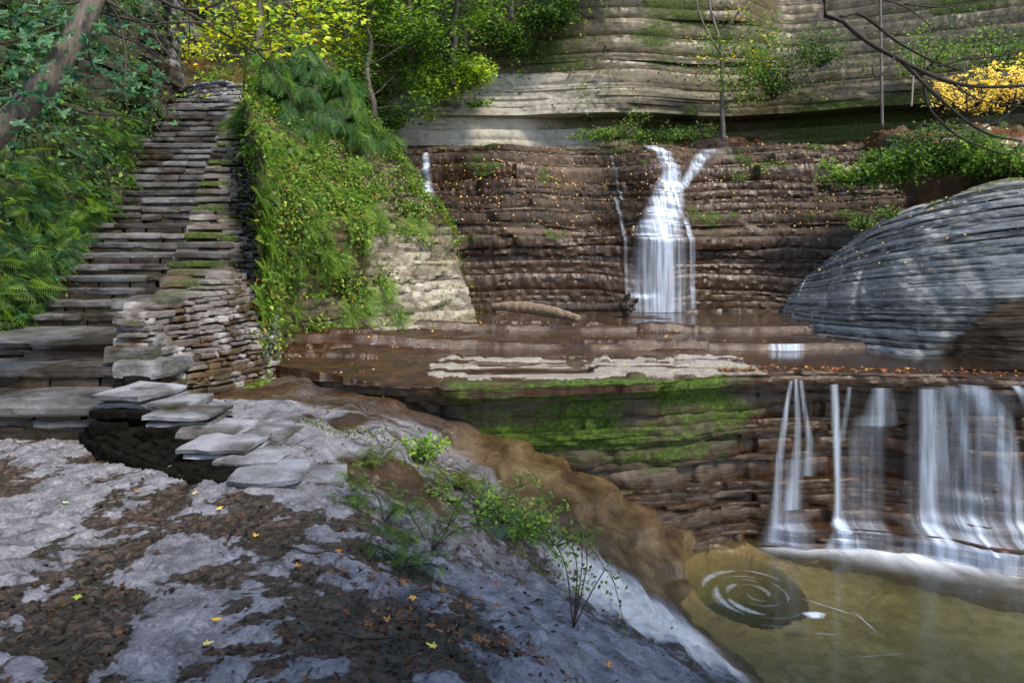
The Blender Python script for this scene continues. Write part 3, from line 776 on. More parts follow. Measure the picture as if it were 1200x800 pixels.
# never cover the treads: push the foot behind the stair edge
X, Y, Z = HP[..., 0], HP[..., 1], HP[..., 2]
N0 = fbm(X*.6, Y*.6, Z*.9, 4, 131)
mask = np.zeros(HP.shape)
mask[..., 0] = np.clip(.5+.6*N0, 0, 1)*sst(19, 17, Y); mask[..., 1] = np.clip(.3*sst(.1, .4, fbm(X, Y, Z, 3, 132)), 0, 1)
mask[..., 2] = np.clip(sst(16.5, 18, Y)*(.55+.8*N0), 0, 1)
o = surf('hillside', HP, M['soil'], mask)
tag(o, 'steep dark earthen hillside left of the stone staircase', None, kind='structure')
# slope behind the stair head
xs = np.linspace(-20, -1.5, 160); ys = np.linspace(18.6, 30, 110)
LX, LY = np.meshgrid(xs, ys)
def wood_z(x, y):
    return 3.55+.62*np.clip(y-19.6, 0, 30)+.12*np.clip(-6-x, 0, 10)*sst(19.5, 22, y)-9*sst(-4.6, -3.2, x)+.35*fbm(x*.4, y*.4, 0, 4, 140)*sst(19.4, 21, y)+.05*fbm(x*3, y*3, 0, 3, 141)
WP = np.stack([LX, LY, wood_z(LX, LY)], -1)
mask = np.zeros(WP.shape); N0 = fbm(LX*.6, LY*.6, 0, 3, 142); mask[..., 0] = np.clip(.6+.5*N0, 0, 1); mask[..., 1] = np.clip(.4-.5*N0, 0, 1)
o = surf('wooded_slope', WP, M['soil'], mask)
tag(o, 'wooded slope climbing behind the head of the staircase', None, kind='structure')

# ================================================================== WATER SURFACES
def slab_mesh(name, x0, x1, y0, y1, z, zb, mat, nx=40, ny=40):
    xs = np.linspace(x0, x1, nx); ys = np.linspace(y0, y1, ny); A, B = np.meshgrid(xs, ys)
    T_ = np.stack([A, B, A*0+z], -1).reshape(-1, 3); n = len(T_)
    Bt = T_.copy(); Bt[:, 2] = zb
    f = grid_faces(ny, nx); fb = f[:, ::-1]+n
    idx = np.arange(nx*ny).reshape(ny, nx); side = []
    for e in (idx[0], idx[-1][::-1], idx[::-1, 0], idx[:, -1]):
        for a, b in zip(e[:-1], e[1:]): side.append([b, a, a+n, b+n])
    return mesh(name, np.vstack([T_, Bt]), [f, fb, np.array(side)], mat, smooth=False)
o = slab_mesh('pool_water', .8, 13, 1.2, 10.6, POOLZ, -5.2, M['pool'], 8, 8)
tag(o, 'murky olive pool below the lower waterfall', None, kind='structure')
def sheet(x0, x1, y0, y1, z, n=2):
    xs = np.linspace(x0, x1, 40); ys = np.linspace(y0, y1, 20); A, B = np.meshgrid(xs, ys); return np.stack([A, B, A*0+z], -1)
VV = []; FF = []; off = 0
def water_sheet(z, yA, yB, x0, x1, n=120):
    """sheet between two wavy lines"""
    global off
    xs = np.linspace(x0, x1, n); ya = yA(xs); yb = yB(xs)
    t = np.linspace(0, 1, 12)[:, None]
    S = np.stack([np.tile(xs, (12, 1)), ya[None]*(1-t)+yb[None]*t, np.full((12, n), z)], -1)
    VV.append(S.reshape(-1, 3)); FF.append(grid_faces(12, n, off)); off += 12*n
wv = lambda x, y: wav_(x)
lipx = LEDGE_P[-1, :, 0]; lipy = LEDGE_P[-1, :, 1]
water_sheet(-1.462, lambda x: np.maximum(np.interp(x, lipx, lipy)+.10, 9.9), lambda x: STEP2+wv(x, STEP2)+.03, -1.2, 11)
water_sheet(-1.372, lambda x: STEP2+wv(x, STEP2)+.25, lambda x: STEP1+1.3*wv(x, STEP1)+.03, -2.0, 9)
water_sheet(-1.278, lambda x: STEP1+1.3*wv(x, STEP1)+.3, lambda x: 18.6+0*x, -1.5, 9)
o = mesh('stream', np.vstack(VV), FF, M['stream'])
tag(o, 'shallow brown water lying on the rock ledge', None, kind='structure')

# ================================================================== WATERFALLS
def envelope(Parr, xq, zq):
    """front-most rock depth at or above height z for columns of constant x"""
    xc = Parr[0, :, 0]; order = np.argsort(xc); xc = xc[order]
    Yc = Parr[:, order, 1]; Zc = Parr[:, order, 2]
    out = np.zeros(xq.shape)
    col = np.clip(np.searchsorted(xc, xq), 2, len(xc)-3)
    for i in range(xq.shape[0]):
        for j in range(xq.shape[1]):
            c = col[i, j]; zz = Zc[:, c-2:c+3]; yy = Yc[:, c-2:c+3]
            m = zz >= zq[i, j]-.01
            out[i, j] = yy[m].min() if m.any() else yy[-1].min()
    return out
def waterfall(Parr, z0, z1, cx, hw, nz, nx, op, offs=.035, name='water_sheet', parent=None, smooth_=2, opz=None):
    """cx(z), hw(z) along height from z1 (top) to z0 (bottom)"""
    zz = np.linspace(z1, z0, nz)[:, None]; u = np.linspace(-1, 1, nx)[None]
    Xq = cx(zz)+hw(zz)*u; Zq = np.tile(zz, (1, nx))
    E = envelope(Parr, Xq, Zq)
    for _ in range(smooth_):
        E[1:-1] = .25*E[:-2]+.5*E[1:-1]+.25*E[2:]
        E[:, 1:-1] = np.minimum(E[:, 1:-1], .25*E[:, :-2]+.5*E[:, 1:-1]+.25*E[:, 2:])
    Yq = E-offs
    Pq = np.stack([Xq, Yq, Zq], -1)
    g = np.r_[np.zeros((1, nx)), np.cumsum(np.linalg.norm(np.diff(Pq, axis=0), axis=2), axis=0)]
    ed = (1-u*u)**1.4
    dE = np.abs(np.gradient(E, axis=0))/max(1e-6, abs(z1-z0)/nz); a = op*ed*(.62+.55*np.clip(dE, 0, 1.3))
    if opz is not None: a = a*opz(zz, u)
    flow = np.stack([Xq-cx(zz)*0, g*.9+Xq*0, a], -1)
    V = Pq.reshape(-1, 3).copy()
    return mesh(name, V, grid_faces(nz, nx), M['fall'], parent, {'flow': flow.reshape(-1, 3)}, True)
L2 = lambda pts: (lambda z: np.interp(-np.asarray(z), [-p[0] for p in pts], [p[1] for p in pts]))
# main upper fall (parts: sheet and side threads)
g = empty('waterfall', (3.4, 17.3, -1.28), 'tall white waterfall dropping down the brown face beside the driftwood', 'waterfall')
def loc(o, g):  # keep world position under an empty parent
    o.parent = g; o.matrix_parent_inverse = Matrix.Translation(-Vector(g.location)); return o
def xf(px, d): return (px-600)/F*d
pts_c = [(2.95, xf(793, 21.4)), (2.4, xf(786, 20.6)), (1.9, xf(783, 20)), (1.2, xf(776, 19)), (.6, xf(768, 18.3)), (-.2, xf(770, 17.7)), (-1.3, xf(771, 17.5))]
pts_w = [(2.95, .75), (2.4, .42), (1.9, .40), (1.2, .5), (.6, .56), (-.2, .66), (-1.3, .72)]
loc(waterfall(FP, -1.27, 2.2, L2([(2.2, xf(785, 20.4)), (1.9, xf(783, 20)), (1.2, xf(776, 19)), (.6, xf(768, 18.3)), (-.2, xf(770, 17.7)), (-1.3, xf(771, 17.5))]), L2([(2.2, .25), (1.9, .42), (1.2, .52), (.6, .60), (-.2, .70), (-1.3, .80)]), 130, 26, 1.35, .05), g)
loc(waterfall(FP, 1.8, 3.0, L2([(3.0, xf(757, 21.6)), (2.8, xf(772, 21.3)), (2.3, xf(781, 20.6)), (1.8, xf(783, 20))]), L2([(3.0, .22), (2.6, .26), (1.8, .36)]), 80, 16, 1.3, .055, 'water_branch'), g)
loc(waterfall(FP, 1.6, 3.0, L2([(3.0, xf(832, 21.6)), (2.7, xf(822, 21.2)), (2.1, xf(806, 20.4)), (1.6, xf(792, 19.5))]), L2([(3.0, .30), (2.6, .26), (1.6, .20)]), 80, 14, .75, .055, 'water_branch'), g)
loc(waterfall(FP, -1.27, 1.2, lambda z: 3.45+.04*z, lambda z: .26-.06*z, 80, 14, .9, .10, smooth_=8), g)
loc(waterfall(FP, -1.2, .9, lambda z: 4.12+.0*z, lambda z: .09+0*z, 60, 6, .7, .06, 'water_thread'), g)
loc(waterfall(FP, -1.2, 1.5, lambda z: 2.62+.0*z, lambda z: .05+0*z, 60, 6, .28, .06, 'water_thread'), g)
loc(waterfall(FP, 1.4, 2.8, lambda z: 2.75+.0*z, lambda z: .04+0*z, 60, 6, .3, .06, 'water_thread'), g)
g = empty('waterfall', (-2.1, 17.4, .2), 'thin white trickle beside the leafy bluff, left of the main fall', 'waterfall')
loc(waterfall(FP, .6, 2.95, L2([(2.95, xf(497, 21.5)), (1.9, xf(497, 20)), (1.2, xf(507, 19)), (.6, xf(512, 18.2))]), L2([(2.95, .10), (1.9, .17), (1.2, .2), (.6, .12)]), 100, 10, 1.1, .05), g)
# lower falls
def strand(label, specs):
    z0 = POOLZ
    g = empty('waterfall', (specs[0][0][-1][1], 9.3, z0), label, 'waterfall', 'white strands of the lower waterfall')
    for cxp, hwp, op in specs:
        zt = cxp[0][0]; zb_ = cxp[-1][0]
        o = waterfall(LEDGE_P, zb_, zt, L2(cxp), (lambda z, f_=L2(hwp), m_=(1.25 if hwp[0][1] < .12 else 1.05): f_(z)*m_), 90, 14, op*.92, .03, smooth_=5); loc(o, g)
def xl(px): return xf(px, 9.5)
def zl(py): return -(py-300)/F*9.5
strand('left cluster of three thin strands on the lower ledge', [
 ([(zl(447), xl(930)), (zl(480), xl(924)), (zl(540), xl(916)), (zl(638), xl(908))], [(zl(447), .025), (zl(500), .04), (zl(638), .075)], 1.1),
 ([(zl(445), xl(936)), (zl(500), xl(938)), (zl(560), xl(936)), (zl(600), xl(930))], [(zl(445), .025), (zl(520), .05), (zl(600), .12)], 1.15),
 ([(zl(447), xl(942)), (zl(480), xl(946)), (zl(520), xl(953)), (zl(560), xl(950))], [(zl(447), .025), (zl(500), .035), (zl(560), .10)], .9),
 ([(zl(540), xl(930)), (zl(640), xl(922))], [(zl(540), .12), (zl(640), .32)], .35)])
strand('single narrow straight strand splashing wide at its foot', [
 ([(zl(452), xl(982)), (zl(500), xl(984)), (zl(570), xl(988)), (zl(622), xl(987))], [(zl(452), .05), (zl(500), .055), (zl(600), .06), (zl(622), .09)], 1.35),
 ([(zl(612), xl(986)), (zl(645), xl(986))], [(zl(612), .07), (zl(645), .26)], 1.15),
 ([(zl(455), xl(1000)), (zl(500), xl(994)), (zl(520), xl(990))], [(zl(455), .03), (zl(520), .04)], .7)])
strand('short broken strand spreading over a bump in mid face', [
 ([(zl(455), xl(1035)), (zl(490), xl(1032)), (zl(500), xl(1028))], [(zl(455), .10), (zl(500), .2)], 1.0),
 ([(zl(488), xl(1025)), (zl(520), xl(1018)), (zl(620), xl(1012))], [(zl(488), .22), (zl(620), .3)], .42)])
strand('broad white curtain pouring over the rounded lip', [
 ([(zl(452), xl(1118)), (zl(480), xl(1115)), (zl(640), xl(1110))], [(zl(452), .50), (zl(520), .56), (zl(640), .60)], .62),
 ([(zl(455), xl(1085)), (zl(500), xl(1086)), (zl(645), xl(1084))], [(zl(455), .10), (zl(645), .13)], 1.15),
 ([(zl(448), xl(1128)), (zl(480), xl(1148)), (zl(560), xl(1162)), (zl(625), xl(1166))], [(zl(448), .16), (zl(480), .16), (zl(625), .15)], 1.1),
 ([(zl(450), xl(1108)), (zl(520), xl(1122)), (zl(625), xl(1124))], [(zl(450), .06), (zl(625), .05)], .9),
 ([(zl(620), xl(1120)), (zl(648), xl(1120))], [(zl(620), .9), (zl(648), .95)], 1.1)])
strand('rightmost strand slanting off the lip toward the picture edge', [
 ([(zl(446), xl(1168)), (zl(475), xl(1186)), (zl(520), xl(1202)), (zl(645), xl(1216))], [(zl(446), .05), (zl(480), .11), (zl(645), .17)], .95),
 ([(zl(445), xl(1230)), (zl(645), xl(1262))], [(zl(445), .2), (zl(645), .25)], .8)])
strand('low veil over the bottom shelf left of the curtain', [
 ([(zl(620), xl(1012)), (zl(646), xl(1012))], [(zl(620), .35), (zl(646), .38)], .45),
 ([(zl(605), xl(930)), (zl(640), xl(920))], [(zl(605), .28), (zl(640), .34)], .45)])
# tiny cascade on the ledge
xs = np.linspace(xf(895, 12), xf(940, 12), 40); ys = STEP2+wv(xs, STEP2)
zz = np.linspace(-1.35, -1.455, 6)
Pq = np.stack([np.tile(xs, (6, 1)), ys[None]-.03-.03*np.linspace(0, 1, 6)[:, None], np.tile(zz[:, None], (1, 40))], -1)
fl = np.stack([Pq[..., 0]*2.5, Pq[..., 2]*.5, np.full(Pq.shape[:2], 1.2)*(1-np.abs(np.linspace(-1, 1, 40))**4)], -1)
o = mesh('waterfall', Pq.reshape(-1, 3), grid_faces(6, 40), M['fall'], None, {'flow': fl.reshape(-1, 3)}, True)
tag(o, 'knee-high miniature cascade between two levels of the upper pool', 'waterfall')
# foam sheets
def foam(name, P_, flow, label, cat='foam', group=None):
    return tag(mesh(name, P_.reshape(-1, 3), grid_faces(P_.shape[0], P_.shape[1]), M['foam'], None, {'flow': flow.reshape(-1, 3)}, True), label, cat, group)
xs = np.linspace(xf(880, 9.3), 8.5, 160); t = np.linspace(0, 1, 24)[:, None]
yb_ = 9.55-.02*xs; wdt = .45+.75*sst(3.2, 5.5, xs)+.22*fbm(xs*1.5, 0, 0, 3, 150)
FPp = np.stack([np.tile(xs, (24, 1)), yb_[None]-wdt[None]*t, np.full((24, 160), POOLZ+.006)], -1)
a = (1-t)**1.6*(.7+.7*sst(4.0, 5.2, xs))[None]*sst(2.9, 3.5, xs)[None]*1.15
foam('foam', FPp, np.stack([FPp[..., 0]*.8, t*.5+0*a, a], -1), 'long white band of foam where the lower fall meets the pool')
def arc(cx, cy, r, a0, a1, w, op=1.2, n=40, e=.78, name='foam', label=None, rz=0, dr=0):
    th = np.linspace(math.radians(a0), math.radians(a1), n)
    rr = r+dr*np.linspace(0, 1, n)
    ww = 1.35*w*np.sin(np.linspace(.12, PI-.05, n))**.7
    rows = []
    for k in np.linspace(-1, 1, 5): rows.append(np.stack([cx+(rr+ww*k*.5)*np.cos(th)*1.0, cy+(rr+ww*k*.5)*np.sin(th)*1.22, 0*th+POOLZ+.008], -1))
    Pq = np.array(rows); a_ = (1-np.abs(np.linspace(-1, 1, 5))**2)[:, None]*np.sin(np.linspace(.1, PI-.1, n))[None]**.5*op*.46
    fl = np.stack([np.tile(th*r*2, (5, 1)), np.tile(np.linspace(0, .2, 5)[:, None], (1, n)), a_+.0], -1)
    return foam(name, Pq, fl, label, 'foam', 'foam streaks circling in the eddy')
_AR = [(.50, 95, 165, .07, .75, 'long outer foam streak along the far left rim of the eddy'), (.40, 150, 235, .07, .8, 'thick curved foam streak on the left of the eddy'),
        (.33, 190, 262, .075, .9, 'bright short foam streak at the near left of the eddy'), (.47, 35, 92, .035, .5, 'thin foam streak along the far rim of the eddy'),
        (.25, 120, 175, .06, .6, 'small bright inner foam streak left of the swirl centre'), (.12, -20, 80, .05, .7, 'foam curl right beside the swirl centre'),
        (.30, -35, 50, .03, .35, 'faint foam streak right of the swirl centre'), (.2, 230, 330, .03, .3, 'faint foam streak nearest below the swirl centre'),
        (.56, 250, 300, .02, .3, 'faint outer foam streak on the near rim of the eddy'), (.08, 150, 300, .03, .4, 'tiny ring of foam around the swirl centre'), (.36, 60, 130, .03, .3, 'hairline foam streak on the far side of the swirl'), (.43, 250, 330, .02, .25, 'hairline foam streak on the near side of the swirl'),
        (.17, 20, 130, .03, .3, 'short dim foam streak just beyond the swirl centre'), (.28, 60, 110, .03, .28, 'dim foam streak halfway to the far rim of the eddy'), (.45, 170, 210, .03, .35, 'dim foam streak outside the thick curved one')]
for r_, a0, a1, w_, op_, lb in _AR:
    arc(HX+.03, HY+.02, r_, a0, a1, w_, op_, label=lb, dr=.05)
def streak(p0, p1, w, lb, op=.6):
    a = np.array(Pz(*p0, POOLZ)); b = np.array(Pz(*p1, POOLZ)); n = 16; t = np.linspace(0, 1, n)[:, None]
    c = a+(b-a)*t; pr = np.array([-(b-a)[1], (b-a)[0], 0]); pr /= np.linalg.norm(pr)
    rows = np.array([c+pr*w*k for k in (-.5, 0, .5)]); rows[..., 2] = POOLZ+.007
    a_ = np.array([0.2, 1, .2])[:, None]*np.sin(np.linspace(.2, PI-.2, n))[None]*op
    foam('foam', rows, np.stack([np.tile(t[:, 0], (3, 1)), a_*0, a_], -1), lb, 'foam', 'foam streaks drifting off the eddy')
streak((935, 700), (1005, 722), .022, 'thin foam streak drifting right from the eddy toward mid pool')
streak((1000, 716), (1027, 741), .02, 'short oblique foam streak furthest out in the pool')
streak((951, 742), (980, 744), .018, 'short level foam streak below the white foam blob')
streak((995, 771), (1065, 766), .016, 'low foam streak nearest the bottom of the pool', .4)
c = Pz(955, 721, POOLZ)
th = np.linspace(0, 2*PI, 33); rr_b = np.linspace(0.02, 1, 7)[:, None]
Pb = np.stack([c[0]+np.cos(th)[None]*.12*rr_b*(1+.15*np.sin(3*th))[None], c[1]+np.sin(th)[None]*.09*rr_b*(1+.1*np.cos(2*th))[None], POOLZ+.006+.012*(1-rr_b**2)+0*th[None]], -1)
foam('foam', Pb, np.stack([Pb[..., 0]*3, Pb[..., 1]*3, np.tile(1.9*(1-rr_b**1.5), (1, 33))], -1), 'round white blob of foam floating at the eddy rim')
# ================================================================== STAIRCASE
def xl_wall(d): return np.interp(d, [6.0, 7.5, 8.0, 8.6, 9.5, 10.5, 11.9, 14, 18, 22], [-3.6, -3.9, -4.1, -3.98, -4.28, -4.58, -4.96, -5.62, -6.68, -7.7])
def xr_wall(d): return np.interp(d, [7.8, 8.6, 9.3, 10.0, 10.6, 12, 14.5, 18.4, 19], [-3.72, -3.28, -2.98, -3.1, -3.35, -3.98, -4.95, -6.15, -6.3])
def ztop(d): return np.interp(d, [8.0, 8.7, 10.5, 11.9, 14, 18, 18.6], [-.46, -.40, .10, .62, 1.5, 3.35, 3.65])
rs = random.Random(3)
st = empty('stone_staircase', (-6, 9, -1.6), 'long weathered stone staircase climbing the slope at left', 'staircase')
def step_part(xl_, xr_, yf, dep, zt, h, seed, name='step', nmin=3):
    r = random.Random(seed); n = r.randint(nmin, nmin+2); xs_ = [xl_]+sorted(xl_+(xr_-xl_)*(k+r.uniform(-.25, .25))/n for k in range(1, n))+[xr_]
    it = []
    for a, b in zip(xs_[:-1], xs_[1:]):
        th = min(.105, h)*r.uniform(.85, 1.1)
        it.append(((a+b)/2, yf+dep/2+r.uniform(-.025, .018), zt-th/2+r.uniform(-.010, .006), b-a-.008, dep, th, r.uniform(-.02, .02), r.uniform(-.012, .012)))
    nT = len(it)
    if h > .11:
        x = xl_
        while x < xr_:
            w_ = r.uniform(.25, .7); it.append((x+w_/2, yf+.022+dep/2+r.uniform(-.012, .02), zt-.085-(h-.07)/2, w_-.008, dep, h-.05, r.uniform(-.02, .02), 0)); x += w_
    V, Fc, rr = stones(it, seed, .014, .018)
    isr = np.repeat((np.arange(len(it)) >= nT)*1.0, len(SV))
    mk = np.zeros_like(V); mk[:, 1] = np.clip(.22+.35*rr[:, 0]+.5*fbm(V[:, 0]*2, V[:, 1]*2, V[:, 2]*2, 3, 5)+.5*isr, 0, 1); mk[:, 2] = .38*rr[:, 1]*(1-isr)
    mk[:, 0] = .35*rr[:, 2]*(seed % 3 > 0)
    o = mesh(name, V, Fc, M['step'], None, {'mask': mk}, False); return loc(o, st)
step_part(-8.2, -4.15, 8.44, 2.4, -.945, .10, 1, nmin=3)
step_part(-8.0, -3.95, 8.50, .5, -1.03, .16, 2, nmin=3)
step_part(-7.8, -3.88, 7.60, 1.0, -1.115, .19, 3, nmin=3)
step_part(-7.6, -3.55, 6.70, 1.1, -1.30, .13, 4, nmin=3)
step_part(-7.5, -3.60, 6.76, 1.0, -1.42, .24, 5, nmin=4)
for k in range(29):
    d = 10.3+.3*k; zt = -.94+.165*(k+1)
    xa = np.interp(d, [10.3, 11.6, 13.9, 18.4, 19], [-7.1, -7.4, -7.8, -8.7, -8.8]); xb = xl_wall(d)+.12
    step_part(xa, xb, d+rs.uniform(-.02, .02), .44, zt+rs.uniform(-.008, .008), .165+.02, 10+k, nmin=2)
# head landing and the last few treads turning right
step_part(-8.9, -6.6, 19.0, 1.5, 3.93, .2, 60); step_part(-8.7, -7.0, 19.7, 1.2, 4.09, .2, 61); step_part(-8.7, -7.2, 20.2, 1.3, 4.25, .2, 62)
# solid core under the flight
cv = []; 
for d, z in ((10.25, -1.6), (10.25, -1.05), (19.4, 3.72), (20.8, 3.95), (20.8, -1.6)):
    cv.append((-9.2 if d > 15 else -8.4, d, z)); cv.append((float(xl_wall(min(d, 19)))+.2, d, z))
cf = [[2*i, 2*i+1, 2*i+3, 2*i+2] for i in range(4)]+[[8, 9, 1, 0]]
core = mesh('core', cv, [np.array(cf)], M['step'], None, {'mask': np.tile([0., .9, 0], (10, 1))}); loc(core, st)

# ================================================================== STONE WALL (parapet) beside the stairs
wl = empty('stone_wall', (-4, 9, -1.6), 'dry rubble stone wall with stepped coping slabs along the right of the staircase', 'wall')
it = []
r = random.Random(5)
def wall_pt(s_):  # s_ along outer face by depth
    return xr_wall(s_), s_
zc_ = -1.68
ci = 0
while zc_ < 3.6:
    h = r.uniform(.035, .085)
    d = 7.72+r.uniform(0, .1)
    while d < 18.7:
        ln = r.choice([.07, .1, .13, .17, .22, .32])*r.uniform(.8, 1.25)*(1 if d < 12 else 1.4)
        tx = float(xr_wall(d+.1)-xr_wall(d-.1))/.2
        L = math.hypot(1, tx); dm = d+ln/2/L
        if zc_+h*.6 < float(ztop(dm))-.06 and zc_ > -1.75+.45*max(0, dm-10.5)-.3:
            batter = .10*(float(ztop(dm))-zc_)/2
            fr_ = min(1, max(0, (float(ztop(dm))-zc_)/(.55+.25*max(0, min(1, (10.5-dm)))))); xc_ = float(xl_wall(dm))+.52*(float(xr_wall(dm))-float(xl_wall(dm))); xc_ = xc_ if dm > 9 else float(xr_wall(dm))-.35*(dm-7.7)
            x = xc_+(float(xr_wall(dm))-xc_)*fr_**.8-.14+batter+r.uniform(-.016, .016)
            it.append((x+r.uniform(-.008, .012), dm, zc_+h/2+.03*math.sin(dm*2.3+zc_*2)+r.uniform(-.012, .012), ln-.004, .30, h*r.uniform(.75, 1.3), math.atan2(1, tx)+r.uniform(-.06, .06), r.uniform(-.04, .04)))
        d += ln/L
    zc_ += h
# near end face (faces the camera)
zc_ = -1.55
while zc_ < -1.0:
    h = r.uniform(.06, .12); x = -4.15
    while x < -3.66:
        ln = r.uniform(.12, .3); it.append((x+ln/2, 8.02+r.uniform(-.02, .02), zc_+h/2, ln-.01, .35, h-.01, r.uniform(-.05, .05), 0)); x += ln
    zc_ += h
# left (stair) side low stones between coping and treads
d = 8.0
while d < 18.5:
    ln = r.uniform(.2, .4); zt = float(ztop(d+ln/2))-.1; zb0 = max(-1.5, -.94+.55*(d-10.3)-.25) if d > 10 else -1.5
    z = zb0
    while z < zt-.05:
        h = r.uniform(.08, .15); it.append((float(xl_wall(d+ln/2))+.16, d+ln/2, z+h/2, .32, ln-.01, h-.01, r.uniform(-.05, .05), 0)); z += h
    d += ln
V, Fc, rr = stones(it, 9, .012, .018)
mk = np.zeros_like(V); q = fbm(V[:, 0]*1.5, V[:, 1]*1.5, V[:, 2]*1.5, 3, 6)
mk[:, 2] = np.clip((.15+.5*(rr[:, 0]-.5)+1.1*fbm(V[:, 0]*6, V[:, 1]*6, V[:, 2]*6, 3, 16)), 0, 1)*(.55+.35*sst(-.1, -.5, V[:, 2]))
mk[:, 1] = np.clip(.2+.7*(rr[:, 1]-.3)+.4*q+.35*sst(-.9, -1.5, V[:, 2])+.05*sst(-.5, .2, V[:, 2]), 0, 1)*(1-mk[:, 2])
mk[:, 0] = np.clip(.25*sst(-1.2, -1.55, V[:, 2])+.5*sst(10.2, 11.2, V[:, 1])*(.4+.6*rr[:, 2])+.25*(rr[:, 2] > .8), 0, 1)
loc(mesh('masonry', V, Fc, M['masonry'], None, {'mask': mk}), wl)
# mortar / hearting core
ds = np.linspace(7.95, 18.6, 60); cv = []; 
for d in ds:
    zt = float(ztop(d))-.14; a = float(xl_wall(d))+.12; b = float(xr_wall(d))-.15; b = max(b, a+.1); c_ = a+.45*(b-a)
    cv += [(a, d, -1.8), (a, d, zt-.05), (c_, d, zt-.05), (b, d, zt-.85), (b, d, -1.8)]
n = len(ds); cf = [[i*5+k, i*5+(k+1) % 5, (i+1)*5+(k+1) % 5, (i+1)*5+k] for i in range(n-1) for k in range(5)]
c5 = np.array([[0, 1, 2, 3, 4], [(n-1)*5+4, (n-1)*5+3, (n-1)*5+2, (n-1)*5+1, (n-1)*5]])
loc(mesh('mortar', cv, [np.array(cf), c5], M['masonry'], None, {'mask': np.tile([.1, .6, 0], (len(cv), 1))}), wl)
def slab(name, items, seed, parent, wetv=.35, mat='step', dry=.3, moss=.3):
    V, Fc, rr = stones(items, seed, .016, .030 if name in ('kerb_slab', 'end_slab') else .02)
    q = fbm(V[:, 0]*2.5, V[:, 1]*2.5, V[:, 2]*2.5, 3, seed)
    mk = np.stack([np.clip(moss+.5*q, 0, 1), np.clip(wetv+.5*q, 0, 1), np.clip(dry-.5*q, 0, 1)], 1)
    o = mesh(name, V, Fc, M[mat], None, {'mask': mk}); return loc(o, parent)
d = 8.62; k = 0
while d < 18.5:
    dep = r.uniform(.34, .44); zt = float(ztop(d+.1)); a = float(xl_wall(d))-.03; b = a+.06+max(.42, .56*(float(xr_wall(d+.12))-a))
    items = []
    nst = 2 if b-a > .8 else 1
    e = [a]+([a+(b-a)*r.uniform(.45, .65)] if nst == 2 else [])+[b]
    for p, q_ in zip(e[:-1], e[1:]): items.append(((p+q_)/2, d+dep*.7+r.uniform(-.03, .03), zt-.05, q_-p-.01, dep*1.5, .10, r.uniform(-.05, .05), 0))
    for p, q_ in zip(e[:-1], e[1:]): items.append(((p+q_)/2+r.uniform(-.02, .02), d+dep*.7+.03+r.uniform(-.02, .04), zt-.145, q_-p-.03, dep*1.4, .085, r.uniform(-.05, .05), 0))
    slab('coping_stone', items, 200+k, wl, .42, 'masonry', .15, .25 if k % 3 else .5)
    d += dep; k += 1
# stacked end slabs and the low kerb that curves down to the creek bed
for i, (pa, pb, py, d, th, dep) in enumerate([(126, 196, 349, 8.12, .13, .9), (130, 184, 366, 8.02, .12, .9), (131, 180, 384, 7.92, .09, .9), (126, 180, 394, 7.83, .10, .9), (119, 180, 406, 7.72, .17, .9), (126, 190, 423, 7.58, .18, .9)]):
    z = -(py-300)/F*d; x0, x1 = xf(pa, d), xf(pb, d)
    slab('end_slab', [((x0+x1)/2+.02, d+dep/2, z-th/2, x1-x0, dep, th, r.uniform(-.04, .06), 0)], 300+i, wl, .25, 'step', .3, .2)
KB = [(-3.30, 6.80, -1.17, .50, .66, .13, .12), (-2.72, 6.48, -1.29, .54, .56, .10, .25), (-2.20, 5.90, -1.41, .54, .55, .10, .3), (-1.70, 5.42, -1.50, .50, .50, .11, .35)]
for i, (x, y, z, sx, sy, th, rz) in enumerate(KB):
    slab('kerb_slab', [(x, y, z-th/4, sx, sy, th/2+.01, rz-.32, 0), (x+.02, y+.03, z-th*.78, sx*.97, sy*.95, th/2, rz-.27, 0)], 320+i, wl, .25, 'step', .45, .12)
for i, (x, y, z, sx, sy, th, rz) in enumerate([(-3.02, 6.78, -1.25, .50, .55, .11, .2), (-2.44, 6.32, -1.37, .52, .50, .10, .3), (-1.93, 5.78, -1.465, .50, .48, .09, .3), (-1.42, 5.55, -1.55, .42, .40, .08, .5), (-2.1, 6.45, -1.44, .6, .5, .09, .1)]):
    slab('kerb_slab', [(x, y, z-th/2, sx, sy, th, rz-.32, 0)], 340+i, wl, .35, 'step', .3, .2)
it = []
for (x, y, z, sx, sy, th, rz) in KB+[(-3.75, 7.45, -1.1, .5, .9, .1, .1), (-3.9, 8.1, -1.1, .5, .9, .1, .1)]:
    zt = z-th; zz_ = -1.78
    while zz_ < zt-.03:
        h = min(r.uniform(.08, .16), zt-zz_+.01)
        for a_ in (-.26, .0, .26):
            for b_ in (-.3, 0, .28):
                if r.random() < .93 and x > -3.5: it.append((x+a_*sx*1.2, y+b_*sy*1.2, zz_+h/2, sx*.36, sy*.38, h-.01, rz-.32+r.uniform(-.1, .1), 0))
        zz_ += h
